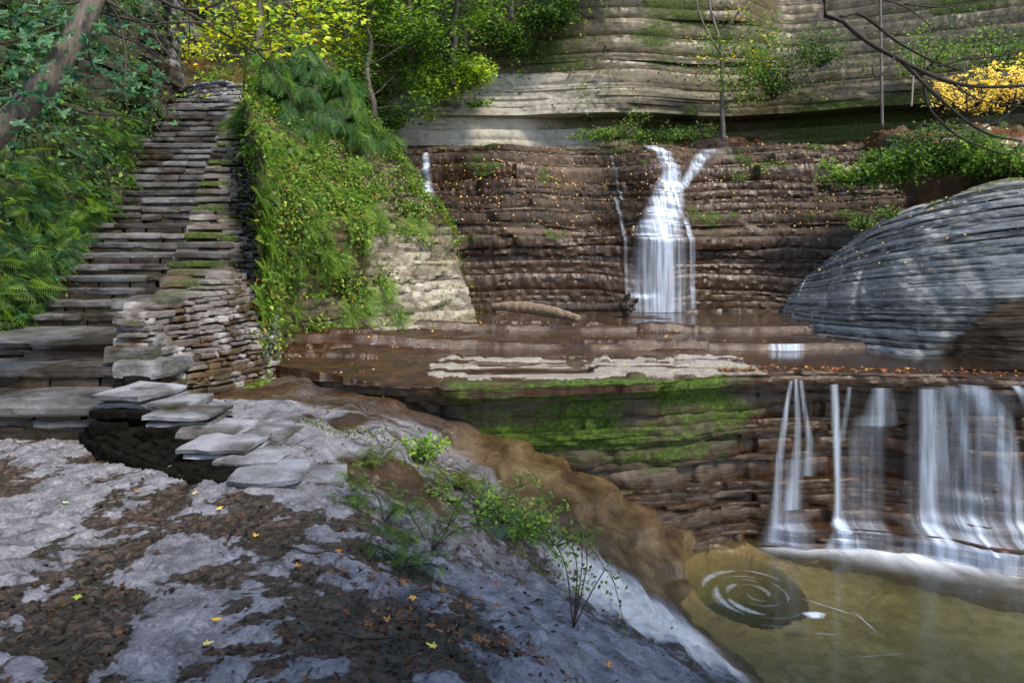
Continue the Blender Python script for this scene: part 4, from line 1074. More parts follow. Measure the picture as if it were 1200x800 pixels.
# flank stones: continuous dark wall face on the path side
FK = smoothline([(-4.02, 8.4), (-3.93, 7.6), (-3.62, 6.9), (-3.12, 6.28), (-2.5, 5.62), (-1.92, 5.12)], 60)
FZ = np.interp(np.linspace(0, 1, 60), [0, .2, .4, .6, .8, 1], [-1.08, -1.14, -1.26, -1.36, -1.45, -1.50])
FK = smoothline([(-4.1, 8.4), (-4.06, 7.5), (-3.86, 6.9), (-3.46, 6.35), (-2.66, 5.68), (-2.25, 5.38), (-1.92, 5.22)], 60)
UK = smoothline([(-3.9, 8.4), (-3.85, 7.7), (-3.60, 7.2), (-3.25, 6.85), (-2.66, 6.25), (-2.16, 5.72), (-1.88, 5.46)], 60)
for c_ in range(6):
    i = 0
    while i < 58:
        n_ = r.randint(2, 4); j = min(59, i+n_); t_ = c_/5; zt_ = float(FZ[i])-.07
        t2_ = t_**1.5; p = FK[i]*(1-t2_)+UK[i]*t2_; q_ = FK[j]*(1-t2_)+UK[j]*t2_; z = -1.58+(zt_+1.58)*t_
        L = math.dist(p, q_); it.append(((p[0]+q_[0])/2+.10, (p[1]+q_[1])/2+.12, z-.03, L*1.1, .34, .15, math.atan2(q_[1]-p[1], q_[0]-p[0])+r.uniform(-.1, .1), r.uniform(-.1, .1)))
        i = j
for c_ in range(0):
    i = 0
    while i < 58:
        n_ = r.randint(2, 4); j = min(59, i+n_); p, q_ = FK[i], FK[j]; z = -1.75+c_*.115
        if z+.06 < (FZ[i]+FZ[j])/2-.02:
            L = math.dist(p, q_); it.append(((p[0]+q_[0])/2+.14, (p[1]+q_[1])/2+.12, z+.055, L*1.02, .30, .112, math.atan2(q_[1]-p[1], q_[0]-p[0]), 0))
        i = j
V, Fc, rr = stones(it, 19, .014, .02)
T = NT('shade-black stone'); nz = T.noise(T.coord(), 9, 6, .6)  # near-black colour paints in the shade on the kerb's path side
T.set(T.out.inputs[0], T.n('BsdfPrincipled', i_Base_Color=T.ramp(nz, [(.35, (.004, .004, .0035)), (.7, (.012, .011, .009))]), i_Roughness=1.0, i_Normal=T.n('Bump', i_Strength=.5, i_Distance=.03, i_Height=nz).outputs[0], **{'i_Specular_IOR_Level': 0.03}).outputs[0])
ks = loc(mesh('kerb_footing', V, Fc, T.m), wl); ks['label'] = 'stones under the kerb slabs, their shade painted in as black'
# head parapet at the stair top
it = []; coping = []
arcp = smoothline([(-8.35, 19.9), (-8.0, 19.4), (-7.3, 19.0), (-6.6, 18.85), (-6.15, 18.9)], 24)
for c_ in range(6):
    i = 0; z = 3.72+c_*.1
    while i < 23:
        j = min(23, i+r.randint(1, 2)); p, q_ = arcp[i], arcp[j]
        if c_ < 4+(i < 14): it.append(((p[0]+q_[0])/2, (p[1]+q_[1])/2, z+.05, math.dist(p, q_)+.01, .35, .095, math.atan2(q_[1]-p[1], q_[0]-p[0]), 0))
        i = j
hp = empty('parapet', (-7.3, 19.1, 3.7), 'short curved pale stone parapet at the head of the staircase', 'wall')
V, Fc, rr = stones(it, 29, .01, .015); mk = np.zeros_like(V); mk[:, 2] = .5*rr[:, 0]+.25; mk[:, 1] = .2
loc(mesh('masonry', V, Fc, M['masonry'], None, {'mask': mk}), hp)
cp = [((arcp[i][0]+arcp[i+4][0])/2, (arcp[i][1]+arcp[i+4][1])/2, 3.72+.4+(.1 if i < 14 else 0)+.03, math.dist(arcp[i], arcp[i+4])+.02, .45, .07, math.atan2(arcp[i+4][1]-arcp[i][1], arcp[i+4][0]-arcp[i][0]), 0) for i in range(0, 19, 4)]
slab('coping', cp, 31, hp, .0, 'step', .6, .1)

# loose thin slabs lying on the bed right of the kerb
for i, (px, py, z, sx, sy, th, rz, lb) in enumerate([][:0] and [
    (505, 538, -1.62, .5, .35, .05, .3, 'thin pale slab tilted on the creek bed left of the seedlings'),
    (395, 512, -1.50, .95, .5, .07, .25, 'wide flat slab lying right of the kerb foot'),
    (330, 470, -1.44, .7, .4, .05, .1, 'flat slab at the foot of the rubble wall')]):
    x, y, z = Pz(px, py, z)
    V, Fc, rr = stones([(x, y, z-th/2, sx, sy, th, rz, .02)], 400+i, .012, .02)
    mk = np.zeros_like(V); mk[:, 2] = .6; tag(mesh('flat_stone', V, Fc, M['step'], None, {'mask': mk}), lb, 'stone')
for i, (px, py, z, sx, sy, th, rz, lb) in enumerate([
    (985, 392, -1.36, 1.6, .5, .09, .02, 'long dark slab bridging the pool edge and the grey outcrop'),
    (1010, 385, -1.30, .7, .5, .07, .1, 'small upper slab on top of the long dark slab')]):
    x, y, z = Pz(px, py, z)
    V, Fc, rr = stones([(x, y, z-th/2, sx, sy, th, rz, .0)], 410+i, .015, .03)
    mk = np.zeros_like(V); mk[:, 1] = .6; tag(mesh('flat_stone', V, Fc, M['ledge'], None, {'mask': mk}), lb, 'stone')

# ================================================================== DRIFTWOOD
def log(name, pts, rad, mat, label, knots=6, seed=0, root=False):
    p = smoothline(pts, 60); t, f = tube(p, rad, 18, .16, seed)
    parts = [(t, f)]; r = random.Random(seed)
    for i in range(knots):
        k = r.randint(6, 52); a = r.uniform(0, 2*PI); d = np.array([r.uniform(-.3, .3), math.cos(a), abs(math.sin(a))]); L = r.uniform(.03, .08)
        parts.append(tube([p[k], p[k]+d*(rad[0]*.8+L)], [.03, .012], 6))
    if root:
        e = p[-1]
        for i in range(15):
            d = np.array([r.uniform(.1, 1.0), r.uniform(-1, 1), r.uniform(-.8, 1.1)]); d /= np.linalg.norm(d)
            w_ = wander(e-np.array([.12, 0, 0]), d, r.uniform(.22, .42), 7, .32, r); parts.append(tube(w_, [.085, .055, .018], 8, .3, i))
    V, Fc = join(parts); return tag(mesh(name, V, Fc, mat, smooth=True), label, 'log')
log('driftwood_log', [W(578, 359, 15.8), W(610, 360, 15.4), W(645, 365, 14.9), W(678, 373, 14.3)], [.07, .115, .12, .10, .06], M['wood'], 'pale brown barkless log lying nearest, left of the rooted log', 4, 1)
log('driftwood_log', [W(655, 361, 16.6), W(690, 361, 16.4), W(720, 360, 16.2), W(738, 358, 16.0)], [.06, .075, .085, .12], M['bark_dark'], 'dark slender log with a gnarled root end near the waterfall', 4, 2, True)

# ================================================================== TREES AND BRANCHES
def leaves_mesh(name, pos, nrm, size, cols, parent, **k):
    o = leaf_cloud(name, np.array(pos), np.array(nrm), size, cols, parent=None, **k)
    return loc(o, parent) if parent else o
def tree(base, H, lean, rad, cols, label, group, seed, nb=16, leafn=4500, crown=(.25, 1.0), spread=2.2, lsize=.11, bark='bark', trunkname='trunk', flat=.35, cat='tree', name='tree'):
    r = random.Random(seed); rg = np.random.default_rng(seed)
    g = empty(name, base, label, cat, group)
    b = np.array(base, float); lean = np.array(lean, float)
    n = 14; tr = [b+lean*(k/n)**1.3*H*.0+lean*(k/n)*H+np.array([r.gauss(0, .04)*k/4, r.gauss(0, .04)*k/4, H*k/n]) for k in range(n+1)]
    V, Fc = tube(smoothline(tr, 30), [rad*1.25, rad, rad*.7, rad*.25], 10, .12, seed)
    loc(mesh(trunkname, V, Fc, M[bark], smooth=True), g)
    parts = []; ends = []
    for i in range(nb):
        t = crown[0]+(crown[1]-crown[0])*(i+r.random())/nb; k = t*n; k0 = min(n-1, int(k)); p = tr[k0]+(tr[k0+1]-tr[k0])*(k-k0)
        a = r.uniform(0, 2*PI); L = spread*(1.15-.75*(t-crown[0])/(crown[1]-crown[0]+1e-6))*r.uniform(.6, 1.15)
        w_ = wander(p, [math.cos(a), math.sin(a), r.uniform(.0, .5)], L, 8, .16, r, -.02)
        parts.append(tube(w_, [rad*.32, rad*.16, rad*.05], 6, .1, i))
        for q in w_[3:]: ends.append(q)
        for j in range(3):
            q0 = w_[r.randint(2, 7)]; w2 = wander(q0, [math.cos(a+r.uniform(-1.2, 1.2)), math.sin(a+r.uniform(-1.2, 1.2)), r.uniform(-.15, .3)], L*.45, 5, .2, r)
            parts.append(tube(w2, [rad*.1, rad*.03], 5)); ends += w2[1:]
    V, Fc = join(parts); loc(mesh('branch', V, Fc, M[bark], smooth=True), g)
    E = np.array(ends); ci = rg.integers(0, len(E), leafn//9)
    cl = E[ci]+rg.normal(size=(len(ci), 3))*.06*spread
    pos = np.repeat(cl, 9, 0)+rg.normal(size=(len(cl)*9, 3))*np.array([.2, .2, .2*flat])*(.5+.2*spread)
    nr = np.tile([0., -.25, 1.], (len(pos), 1))
    o = leaf_cloud('foliage', pos, nr, lsize, cols, tilt=.45, r=rg, var=.35); loc(o, g)
    return g
GT = 'trees on the wooded slope'
specs = [  # px, py(base), d, H, cols, label
 (300, 120, 21.5, 6, YGREEN, 'yellow-green tree directly behind the head of the staircase', .12, 5200),
 (352, 110, 23.5, 7, YGREEN, 'brightest yellow tree in the upper left behind the hanging twigs', .12, 5600),
 (400, 130, 22.0, 6.5, YGREEN+GREEN, 'mixed yellow and green tree right of the brightest yellow tree', .12, 5200),
 (250, 90, 25.0, 8, YGREEN+BGREEN, 'tall pale green tree at the top of the path gap', .14, 4200),
 (440, 160, 21.0, 4.6, GREEN+DGREEN, 'low dark bushy tree left of the pale cliff band', .11, 5200),
 (480, 120, 21.8, 4.5, BGREEN, 'bright green layered tree above the left end of the pale cliff band', .12, 5200),
 (530, 100, 21.6, 4.2, BGREEN+GREEN, 'fresh green tree leaning over the pale cliff band', .12, 4800),
 (545, 60, 22.2, 5.0, GREEN, 'green tree with pale trunk high above the cliff band', .12, 4200),
 (600, 25, 22.3, 4.2, GREEN+BGREEN, 'green tree at the top edge beside the bare brown cliff', .11, 4200),
 (670, -5, 22.4, 3.4, GREEN, 'green bush-like tree overhanging the cliff top at centre', .10, 3200),
 (725, -12, 22.4, 3.0, BGREEN+GREEN, 'bright overhanging tree at top centre right of the others', .10, 2800),
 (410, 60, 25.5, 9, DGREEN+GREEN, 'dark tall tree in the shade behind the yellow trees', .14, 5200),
 (330, 60, 27, 9, YGREEN+BGREEN, 'distant tree far behind the staircase, its leaves coloured as if sunlit', .14, 4200)]
for i, (px, py, d, H, cols, lb, ls, nl) in enumerate(specs):
    b = list(W(px, py, d))
    tree(b, H, (random.Random(i).uniform(-.12, .12), -.10, 0), .05+.006*H, cols, lb, GT, 640+i, nb=16, leafn=int(nl*(.78 if cols[0] == YGREEN[0] else 1)), spread=1.5+.13*H, lsize=ls, crown=(.04, 1.0))
for i, (b, H, lb) in enumerate([((5.2, -3.2, -1.6), 10.5, 'large leafy unseen tree added behind the viewer to the right to shade the creek bed'), ((1.6, -5.5, -1.6), 11.5, 'large leafy unseen tree added for shade directly behind the viewer'), ((7.4, -.2, -1.6), 10.5, 'leafy unseen tree added outside the right edge to shade the lower pool'), ((13.2, 5.6, -1.0), 11.0, 'leafy unseen tree added far outside the right edge to shade the grey outcrop')]):
    tree(b, H, (0, 0, 0), .2, GREEN, lb, 'unseen trees added for shade around the viewpoint', 600+i, nb=26, leafn=6500, spread=3.4, lsize=.30, crown=(.42, 1.0))  # unseen crowns added to cut the sun on foreground, pool and outcrop
# hidden-base bank of shrubs edging the pale band
def bush(px, py, d, rad, cols, label, n, ls=.09, group=None, lob=False, flat=.7, name='shrub', seed=None, stems=True, tilt=.6):
    rg = np.random.default_rng(int(px*7+py*3)); c = np.array(W(px, py, d)); r = random.Random(int(px+py))
    g = empty(name, tuple(c-np.array([0, 0, rad[2]])), label, 'shrub', group)
    parts = []; E = []
    for i in range(12):
        a = r.uniform(0, 2*PI); w_ = wander(c-np.array([0, 0, rad[2]*.95]), [math.cos(a)*rad[0], math.sin(a)*rad[1]*.8, rad[2]*1.3], max(rad)*r.uniform(.8, 1.35), 8, .15, r)
        parts.append(tube(w_, [.018, .012, .004], 5)); E += w_[2:]
    V, Fc = join(parts); loc(mesh('stem', V, Fc, M['bark_dark'], smooth=True), g)
    E = np.array(E); m = n//6
    q = rg.normal(size=(m, 3)); q /= np.linalg.norm(q, axis=1)[:, None]; q = q*(rg.random((m, 1))**.4)*np.array(rad)+c
    q[::2] = E[rg.integers(0, len(E), len(q[::2]))]
    pos = np.repeat(q, 6, 0)+rg.normal(size=(m*6, 3))*np.array([1, 1, flat])*.09*max(rad)**.5
    o = leaf_cloud('foliage', pos, np.tile([0, -.5, 1.], (len(pos), 1)), ls, cols, tilt=tilt, r=rg, lob=lob); loc(o, g); return g
GB = 'shrubs edging the pale cliff band'
for i, (px, py, d, R_, cols, lb) in enumerate([
 (445, 140, 21.6, (.8, .6, .5), GREEN, 'dull green shrub at the lowest left end of the pale band'),
 (500, 95, 21.7, (.9, .6, .6), BGREEN+YGREEN[:1], 'bright yellow-green shrub spilling onto the pale band'),
 (550, 85, 21.8, (.8, .6, .5), BGREEN+YGREEN[:1], 'bright grassy shrub at the upper right of the leafy bank'),
 (470, 50, 22.4, (1.1, .7, .7), GREEN, 'green shrub high in the leafy bank'),
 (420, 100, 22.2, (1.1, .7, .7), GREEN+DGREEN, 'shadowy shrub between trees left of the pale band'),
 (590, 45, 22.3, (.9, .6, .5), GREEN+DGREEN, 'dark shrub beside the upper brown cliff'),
 (640, 20, 22.3, (.9, .6, .45), GREEN+DGREEN, 'shrub hanging at the top of the brown cliff'),
 (345, 120, 20.8, (1.2, .8, .9), GREEN, 'green shrub behind the upper stair wall'),
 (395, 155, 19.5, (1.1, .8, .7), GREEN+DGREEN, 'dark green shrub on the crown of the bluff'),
 (255, 105, 21.5, (.8, .7, .6), BGREEN+GREEN, 'leafy shrub behind the curved parapet')]):
    bush(px, py, d, R_, cols, lb, 2400, .10, GB)
# hemlock with drooping feathery sprays
def spray_cloud(name, pos, dirs, L, cols, parent=None, r=RNG, tv=None, roll=.5, var=.3):
    """fronds with +Y along dirs"""
    dirs = dirs/(np.linalg.norm(dirs, axis=1)[:, None]+1e-9)
    up = np.tile([0., 0, 1.], (len(pos), 1))+roll*r.normal(size=(len(pos), 3))
    x = np.cross(dirs, up); x /= np.linalg.norm(x, axis=1)[:, None]+1e-9; z = np.cross(x, dirs)
    R = np.stack([x, dirs, z], 2)
    t = tv or (FSV, FSF, FST)
    V, Fc, T_ = instance(t[0], t[1], t[2], pos, R, L*(.6+.8*r.random(len(pos))), jit_tint(len(pos), cols, var, r))
    o = mesh(name, V, Fc, M['leaf'], None, {'tint': T_}); return loc(o, parent) if parent else o
def hemlock(base, H, label, seed, cols, dmain=None, group=None):
    r = random.Random(seed); rg = np.random.default_rng(seed); b = np.array(base, float)
    g = empty('hemlock_tree', base, label, 'tree', group)
    tr = [b+np.array([r.gauss(0, .02)*k, r.gauss(0, .02)*k, H*k/12]) for k in range(13)]
    V, Fc = tube(tr, [.12, .08, .02], 8, .1, seed); loc(mesh('trunk', V, Fc, M['bark_dark'], smooth=True), g)
    parts = []; P_ = []; D_ = []
    for i in range(34):
        t = .18+.8*i/34; p = b+np.array([0, 0, H*t]); a = r.uniform(0, 2*PI); L = 1.25*(1.1-t)*r.uniform(.7, 1.2)
        w_ = wander(p, [math.cos(a), math.sin(a), .15], L, 9, .07, r, -.07); parts.append(tube(w_, [.025, .012, .004], 5))
        for k in range(2, 10):
            for m in range(4):
                d = np.array(w_[k])-np.array(w_[k-1]); d /= np.linalg.norm(d); s_ = (-1)**m
                P_.append(w_[k]); D_.append(d+s_*np.array([-d[1], d[0], 0])*r.uniform(.5, 1.2)+np.array([0, 0, -r.uniform(.2, .7)]))
    V, Fc = join(parts); loc(mesh('branch', V, Fc, M['bark_dark'], smooth=True), g)
    spray_cloud('foliage', np.array(P_), np.array(D_), .34, cols, g, rg)
HEM = [(.04, .11, .045), (.06, .15, .06), (.09, .18, .05)]
hemlock(W(350, 165, 15.5), 2.3, 'feathery dark hemlock on the bluff right behind the stair wall', 71, HEM, group='hemlocks on the bluff')
hemlock(W(400, 185, 15.8), 1.8, 'smaller feathery hemlock on the bluff further from the stair wall', 72, HEM+GREEN, group='hemlocks on the bluff')
hemlock(W(318, 175, 15.0), 1.9, 'hemlock crowding the top pillar of the stair wall', 73, HEM+GREEN, group='hemlocks on the bluff')

# forked thin tree on the cliff bench right of centre
def bare_tree(name, base, polylines, rads, mat, label, leaves=None, group=None):
    g = empty(name, base, label, 'tree', group)
    for i, (pl, rd) in enumerate(zip(polylines, rads)):
        p = smoothline(pl, 26); V, Fc = tube(p, rd, 8, .12, i); loc(mesh('trunk' if i == 0 else 'branch', V, Fc, mat, smooth=True), g)
    if leaves:
        pos, nr, ls, cols = leaves; rg = np.random.default_rng(5); o = leaf_cloud('foliage', pos, nr, ls, cols, r=rg); loc(o, g)
    return g
d = 21.6
rg = np.random.default_rng(8)
cl = np.array([W(px, py, d-.3) for px, py in [(870, 25), (885, 55), (880, 85), (860, 60), (870, 100), (895, 75), (835, 60), (826, 50), (900, 35), (875, 110), (905, 60), (888, 92), (830, 80), (850, 95)]])
pos = np.repeat(cl, 150, 0)+rg.normal(size=(len(cl)*150, 3))*[.34, .34, .24]
bare_tree('forked_tree', W(848, 165, d), [[W(848, 165, d), W(846, 120, d), W(846, 80, d), W(844, 45, d)], [W(844, 48, d), W(858, 25, d-.2), W(880, -5, d-.4), W(900, -35, d-.5)], [W(844, 48, d), W(835, 20, d), W(828, -10, d), W(824, -40, d)], [W(846, 65, d), W(830, 40, d-.2), W(818, 10, d-.3), W(812, -30, d-.3)]],
   [[.075, .065, .05], [.045, .03, .02], [.045, .03, .02], [.035, .025, .02]], M['bark'], 'slender forked tree standing against the cliff right above the main fall', (pos, np.tile([0, -.4, 1.], (len(pos), 1)), .10, GREEN+BGREEN+YEL[:1]+GREEN), 'thin trees before the cliff')
bare_tree('sapling', W(1034, 150, 19.5), [[W(1034, 150, 19.5), W(1033, 90, 19.5), W(1032, 30, 19.5), W(1031, -40, 19.5)]], [[.04, .035, .03]], M['bark'], 'straight bare grey pole-like sapling rising from the leaf slope', None, 'thin trees before the cliff')
bare_tree('sapling', W(1068, 125, 19.9), [[W(1068, 125, 19.9), W(1070, 90, 19.9), W(1069, 60, 19.8)]], [[.03, .025, .015]], M['bark_pale'], 'short thin bare stem on the leaf slope right of the pole-like sapling', None, 'thin trees before the cliff')
# leaning grey trunk top left
g = empty('leaning_tree', W(-60, 215, 6.2), 'grey trunk leaning rightward out of the leafy slope at far left', 'tree')
p = smoothline([W(-75, 235, 6.2), W(0, 152, 6.2), W(60, 90, 6.25), W(95, 30, 6.3), W(130, -40, 6.4), W(150, -140, 6.5)], 50)
V, Fc = tube(p, [.12, .105, .095, .085, .08], 16, .14, 3); loc(mesh('trunk', V, Fc, M['bark'], smooth=True), g)
parts = []; rr_ = random.Random(4); E = []
for i in range(16):
    k = rr_.randint(14, 46); w_ = wander(p[k], [rr_.uniform(-1, 1), rr_.uniform(-.5, .5), rr_.uniform(-.6, .2)], rr_.uniform(.6, 1.5), 9, .2, rr_, -.04); parts.append(tube(w_, [.016, .008, .003], 5)); E += w_[2:]
V, Fc = join(parts); loc(mesh('branch', V, Fc, M['bark_dark'], smooth=True), g)
# large broad blue-green leaves hanging in front of the slope
rg = np.random.default_rng(14)
cl = [W(px, py, dd) for px, py, dd in [(20, 40, 6.0), (50, 60, 5.8), (10, 15, 5.9), (70, 15, 6.2), (95, 45, 6.4), (110, 75, 6.6), (120, 95, 6.8), (135, 60, 6.8), (150, 85, 7.2), (160, 100, 7.3), (175, 110, 7.5), (85, 70, 6.2), (25, 140, 6), (45, 130, 6), (15, 105, 6), (60, 5, 6), (130, 20, 6.8), (150, 40, 7), (40, 95, 6.1), (10, 60, 6)]]
pos = np.repeat(np.array(cl), 13, 0)+rg.normal(size=(len(cl)*13, 3))*[.17, .2, .12]
o = leaf_cloud('foliage', pos, np.tile([.2, -.8, 1.], (len(pos), 1)), .125, BLGREEN+[(.07, .17, .10)], lob=True, r=rg, tilt=.45); loc(o, g)

# bare overhanging branches, top right: rooted in a trunk outside the frame
def branch_tree(name, base, top, trad, limbs, mat, label, leafinfo=None):
    g = empty(name, base, label, 'tree')
    V, Fc = tube(smoothline([base, ((base[0]+top[0])/2+.15, (base[1]+top[1])/2, (base[2]+top[2])/2), top], 20), trad, 12, .12, 2); loc(mesh('trunk', V, Fc, mat, smooth=True), g)
    for pl, rd in limbs:
        V, Fc = tube(smoothline(pl, max(24, len(pl)*7)), [q_*(1.7 if base[0] < 0 else 1.0) for q_ in rd], 7, .15, len(pl)); loc(mesh('branch', V, Fc, mat, smooth=True), g)
    if leafinfo: o = leaf_cloud('foliage', *leafinfo, r=np.random.default_rng(3), tilt=.5); loc(o, g)
    return g
d = 6.0
top = (7.5, 4.5, 6.0)
bt = branch_tree('bare_tree', (7.9, 3.8, -1.6), top, [.2, .16, .12], [
 ([(7.7, 4.2, 3.8), (5.5, 5.6, 4.6), (3.2, 6, 3.2), W(965, -3, d), W(985, 22, d), W(1015, 48, d), W(1050, 68, d), W(1100, 92, d), W(1150, 102, d), W(1215, 100, d)], [.10, .06, .034, .026, .022, .018, .012]),
 ([W(1052, 68, d), W(1070, 85, d), W(1095, 110, d-.1), W(1130, 140, d-.1), W(1160, 158, d-.2), W(1198, 166, d-.2)], [.016, .013, .010, .007]),
 ([W(1082, 100, d), W(1090, 128, d), W(1120, 158, d), W(1150, 172, d), W(1182, 181, d), W(1196, 168, d)], [.010, .009, .008, .006]),
 ([W(985, 20, d), W(1010, 18, d+.1), W(1050, 48, d+.1), W(1090, 70, d+.1), W(1130, 84, d+.2)], [.014, .012, .010, .007]),
 ([W(1048, 67, d), W(1040, 82, d-.1), W(1026, 90, d-.1), W(1022, 78, d-.1)], [.012, .009, .006]),
 ([W(1100, 78, d), W(1130, 70, d), W(1170, 66, d), W(1220, 55, d)], [.010, .008, .006]),
 ([W(1015, -6, d), W(1060, 8, d), W(1090, 30, d)], [.010, .007, .004]),
 ([W(1110, 94, d), W(1150, 118, d+.1), W(1200, 125, d+.1)], [.008, .006, .004]),
 ([W(1060, 5, d+.2), W(1110, 8, d+.2), W(1200, -8, d+.2)], [.007, .006, .004]),
 ([W(1155, 150, d), W(1175, 138, d), W(1200, 118, d)], [.007, .005, .003])], M['bark_dark'], 'dark bare crooked branches arching in from the upper right corner')
# hanging twigs upper left
d = 8.5
limbs = [([(-9.5, 6.5, 6.5), (-6.5, 7.5, 4.6), W(160, -18, d), W(215, 12, d), W(260, 38, d), W(300, 62, d)], [.09, .06, .035, .025, .014, .006]),
 ([(-4.8, 8, 5.6), W(262, -12, d), W(280, 32, d), W(300, 58, d), W(320, 82, d), W(338, 110, d), W(344, 148, d)], [.05, .022, .018, .014, .010, .006, .003]),
 ([(-4.8, 8, 5.6), W(320, -14, d), W(345, 22, d), W(360, 50, d), W(385, 90, d)], [.03, .014, .010, .006, .003]),
 ([W(270, 5, d), W(274, 40, d), W(282, 75, d)], [.010, .006, .003]), ([W(312, -5, d), W(315, 30, d), W(318, 62, d), W(322, 90, d)], [.009, .006, .003]),
 ([W(300, 58, d), W(330, 62, d), W(352, 72, d)], [.008, .005, .003]), ([W(215, 12, d), W(240, 10, d), W(275, -6, d)], [.012, .010, .008]),
 ([W(335, 5, d), W(365, 30, d), W(372, 45, d)], [.007, .005, .003]), ([(-6, 7.8, 4.9), W(140, 8, 8), W(150, 30, 8), W(148, 50, 8)], [.02, .01, .006, .004])]
rg = np.random.default_rng(31)
cl = np.array([W(px, py, d-.05) for px, py in [(330, 15), (350, 20), (372, 12), (395, 5), (300, 40), (285, 20), (265, 35), (245, 22), (340, 45), (380, 35), (320, 60), (410, 18), (300, 12), (350, 60), (360, 5), (270, 15)]])
pos = np.repeat(cl, 34, 0)+rg.normal(size=(len(cl)*34, 3))*[.16, .16, .07]
branch_tree('overhanging_tree', (-9.9, 6.3, -1.0), (-9.6, 6.5, 7.2), [.25, .2, .15], limbs, M['bark_dark'], 'thin drooping twigs with yellow-green leaves hanging above the staircase', (pos, np.tile([0, -.4, 1.], (len(pos), 1)), .085, YGREEN+BGREEN))

# ================================================================== FERNS ON THE SLOPES
fm = []
for kk, (cols, sd) in enumerate([(GREEN, 1), (BGREEN, 2), (DGREEN+GREEN, 3)]):
    r2 = random.Random(sd); P_ = []; D_ = []
    for i in range(10):
        a = 2*PI*i/10+r2.uniform(-.25, .25); e = r2.uniform(.1, .8); P_.append([0, 0, 0]); D_.append([math.cos(a), math.sin(a), e])
    D_ = np.array(D_); D_ /= np.linalg.norm(D_, axis=1)[:, None]
    z = np.cross(np.cross(D_, [0, 0, 1.]), D_); x = np.cross(D_, z); x /= np.linalg.norm(x, axis=1)[:, None]; z = np.cross(x, D_)
    R = np.stack([x, D_, z], 2); rgx = np.random.default_rng(sd)
    V, Fc, T_ = instance(FRV, FRF, FRT, np.zeros((10, 3)), R, .8+.4*rgx.random(10), jit_tint(10, cols, .2, rgx))
    fm.append((V, Fc, T_))
fern_data = []
def place_fern(kind, p, nrm, sc, label, group, first={}):
    rot = Vector((0, 0, 1)).rotation_difference(Vector((nrm[0], nrm[1], nrm[2]+.7))).to_matrix() @ Matrix.Rotation(random.uniform(0, 2*PI), 3, 'Z')
    if kind not in first:
        V, Fc, T_ = fm[kind]; o = mesh('fern', V, Fc, M['leaf'], None, {'tint': T_}); first[kind] = o
    else:
        o = first[kind].copy(); COL.objects.link(o)
    o.location = p; o.rotation_euler = rot.to_euler(); o.scale = (sc,)*3
    tag(o, label, 'fern', group); return o
def sample(Pg, cond, n, rg):
    nr, nc = Pg.shape[:2]; w = cond(Pg[..., 0], Pg[..., 1], Pg[..., 2]).clip(0, 1)
    a = np.linalg.norm(np.cross(np.gradient(Pg, axis=0), np.gradient(Pg, axis=1)), axis=2); a = np.minimum(a, np.percentile(a, 92))*w
    k = rg.choice(a.size, n, p=(a/a.sum()).ravel()); P_ = Pg.reshape(-1, 3)[k]+rg.normal(size=(n, 3))*.02
    return P_, k
rg = np.random.default_rng(77)
HN = normals(HP); HN *= np.sign(HN[..., 0:1]+1e-6)
BNn = BN*np.sign(np.sum(BN*np.array([.6, -.8, .3]), axis=2))[..., None]
# small clinging leaves over the bluff
P_, k = sample(BP, lambda x, y, z: sst(18, 15, y)*sst(4.5, 3.5, z)*sst(-1.45, -1.1, z)*(.03+sst(-.08, .22, fbm(x*1.6, y*1.6, z*2.2, 4, 165)))*(1-.97*sst(13.1, 13.6, y+.4*z)*sst(.5, .15, z)), 38000, rg)
N_ = BNn.reshape(-1, 3)[k]
o = leaf_cloud('creeping_leaves', P_+N_*.07+rg.normal(size=P_.shape)*.06, N_+[0, 0, .5], .06, DGREEN+GREEN+BGREEN+DEAD[3:4]+[(.25, .33, .05), (.18, .26, .04)], r=rg, tilt=.55, var=.45); tag(o, 'dense small-leaved growth clinging to the bluff', 'ground cover', kind='stuff')
# plants over the back of the outcrop
P_, k = sample(OPT, lambda x, y, z: sst(1.75, 2.0, z)*(.2+sst(-.05, .3, fbm(x*.8, y*.8, 0, 3, 190))), 7000, rg)
o = leaf_cloud('undergrowth', P_+[0, 0, .06]+rg.normal(size=P_.shape)*.07, np.tile([0, -.4, 1.], (len(P_), 1)), .07, GREEN+BGREEN+DEAD[:1], r=rg, tilt=.6); tag(o, 'low plants growing over the back of the grey outcrop', 'ground cover', kind='stuff')
# left hillside
P_, k = sample(HP, lambda x, y, z: sst(16.5, 13, y)*sst(7.5, 9, y)*sst(2.6, .2, z-(y-10)*.35)*sst(-1.6, -.9, z), 85, rg)
for p, q in zip(P_, k): place_fern(int(rg.choice([0, 2, 2])), p+HN.reshape(-1, 3)[q]*.03, HN.reshape(-1, 3)[q], rg.uniform(.38, .6), 'green fern arching from the dark slope left of the stairs', 'ferns on the left slope')
# bluff
P_, k = sample(BP, lambda x, y, z: sst(15.4, 14, y)*sst(2.6, 1.4, z)*sst(-1.25, -.9, z)*(1-sst(13.2, 13.8, y+.35*z)*sst(.35, .1, z)), 110, rg)
for p, q in zip(P_, k): place_fern(int(rg.integers(0, 2)), p+BNn.reshape(-1, 3)[q]*.04, BNn.reshape(-1, 3)[q]+[0, 0, -.35], rg.uniform(.22, .42), 'bright green fern hanging on the bluff beside the stair wall', 'ferns on the bluff')
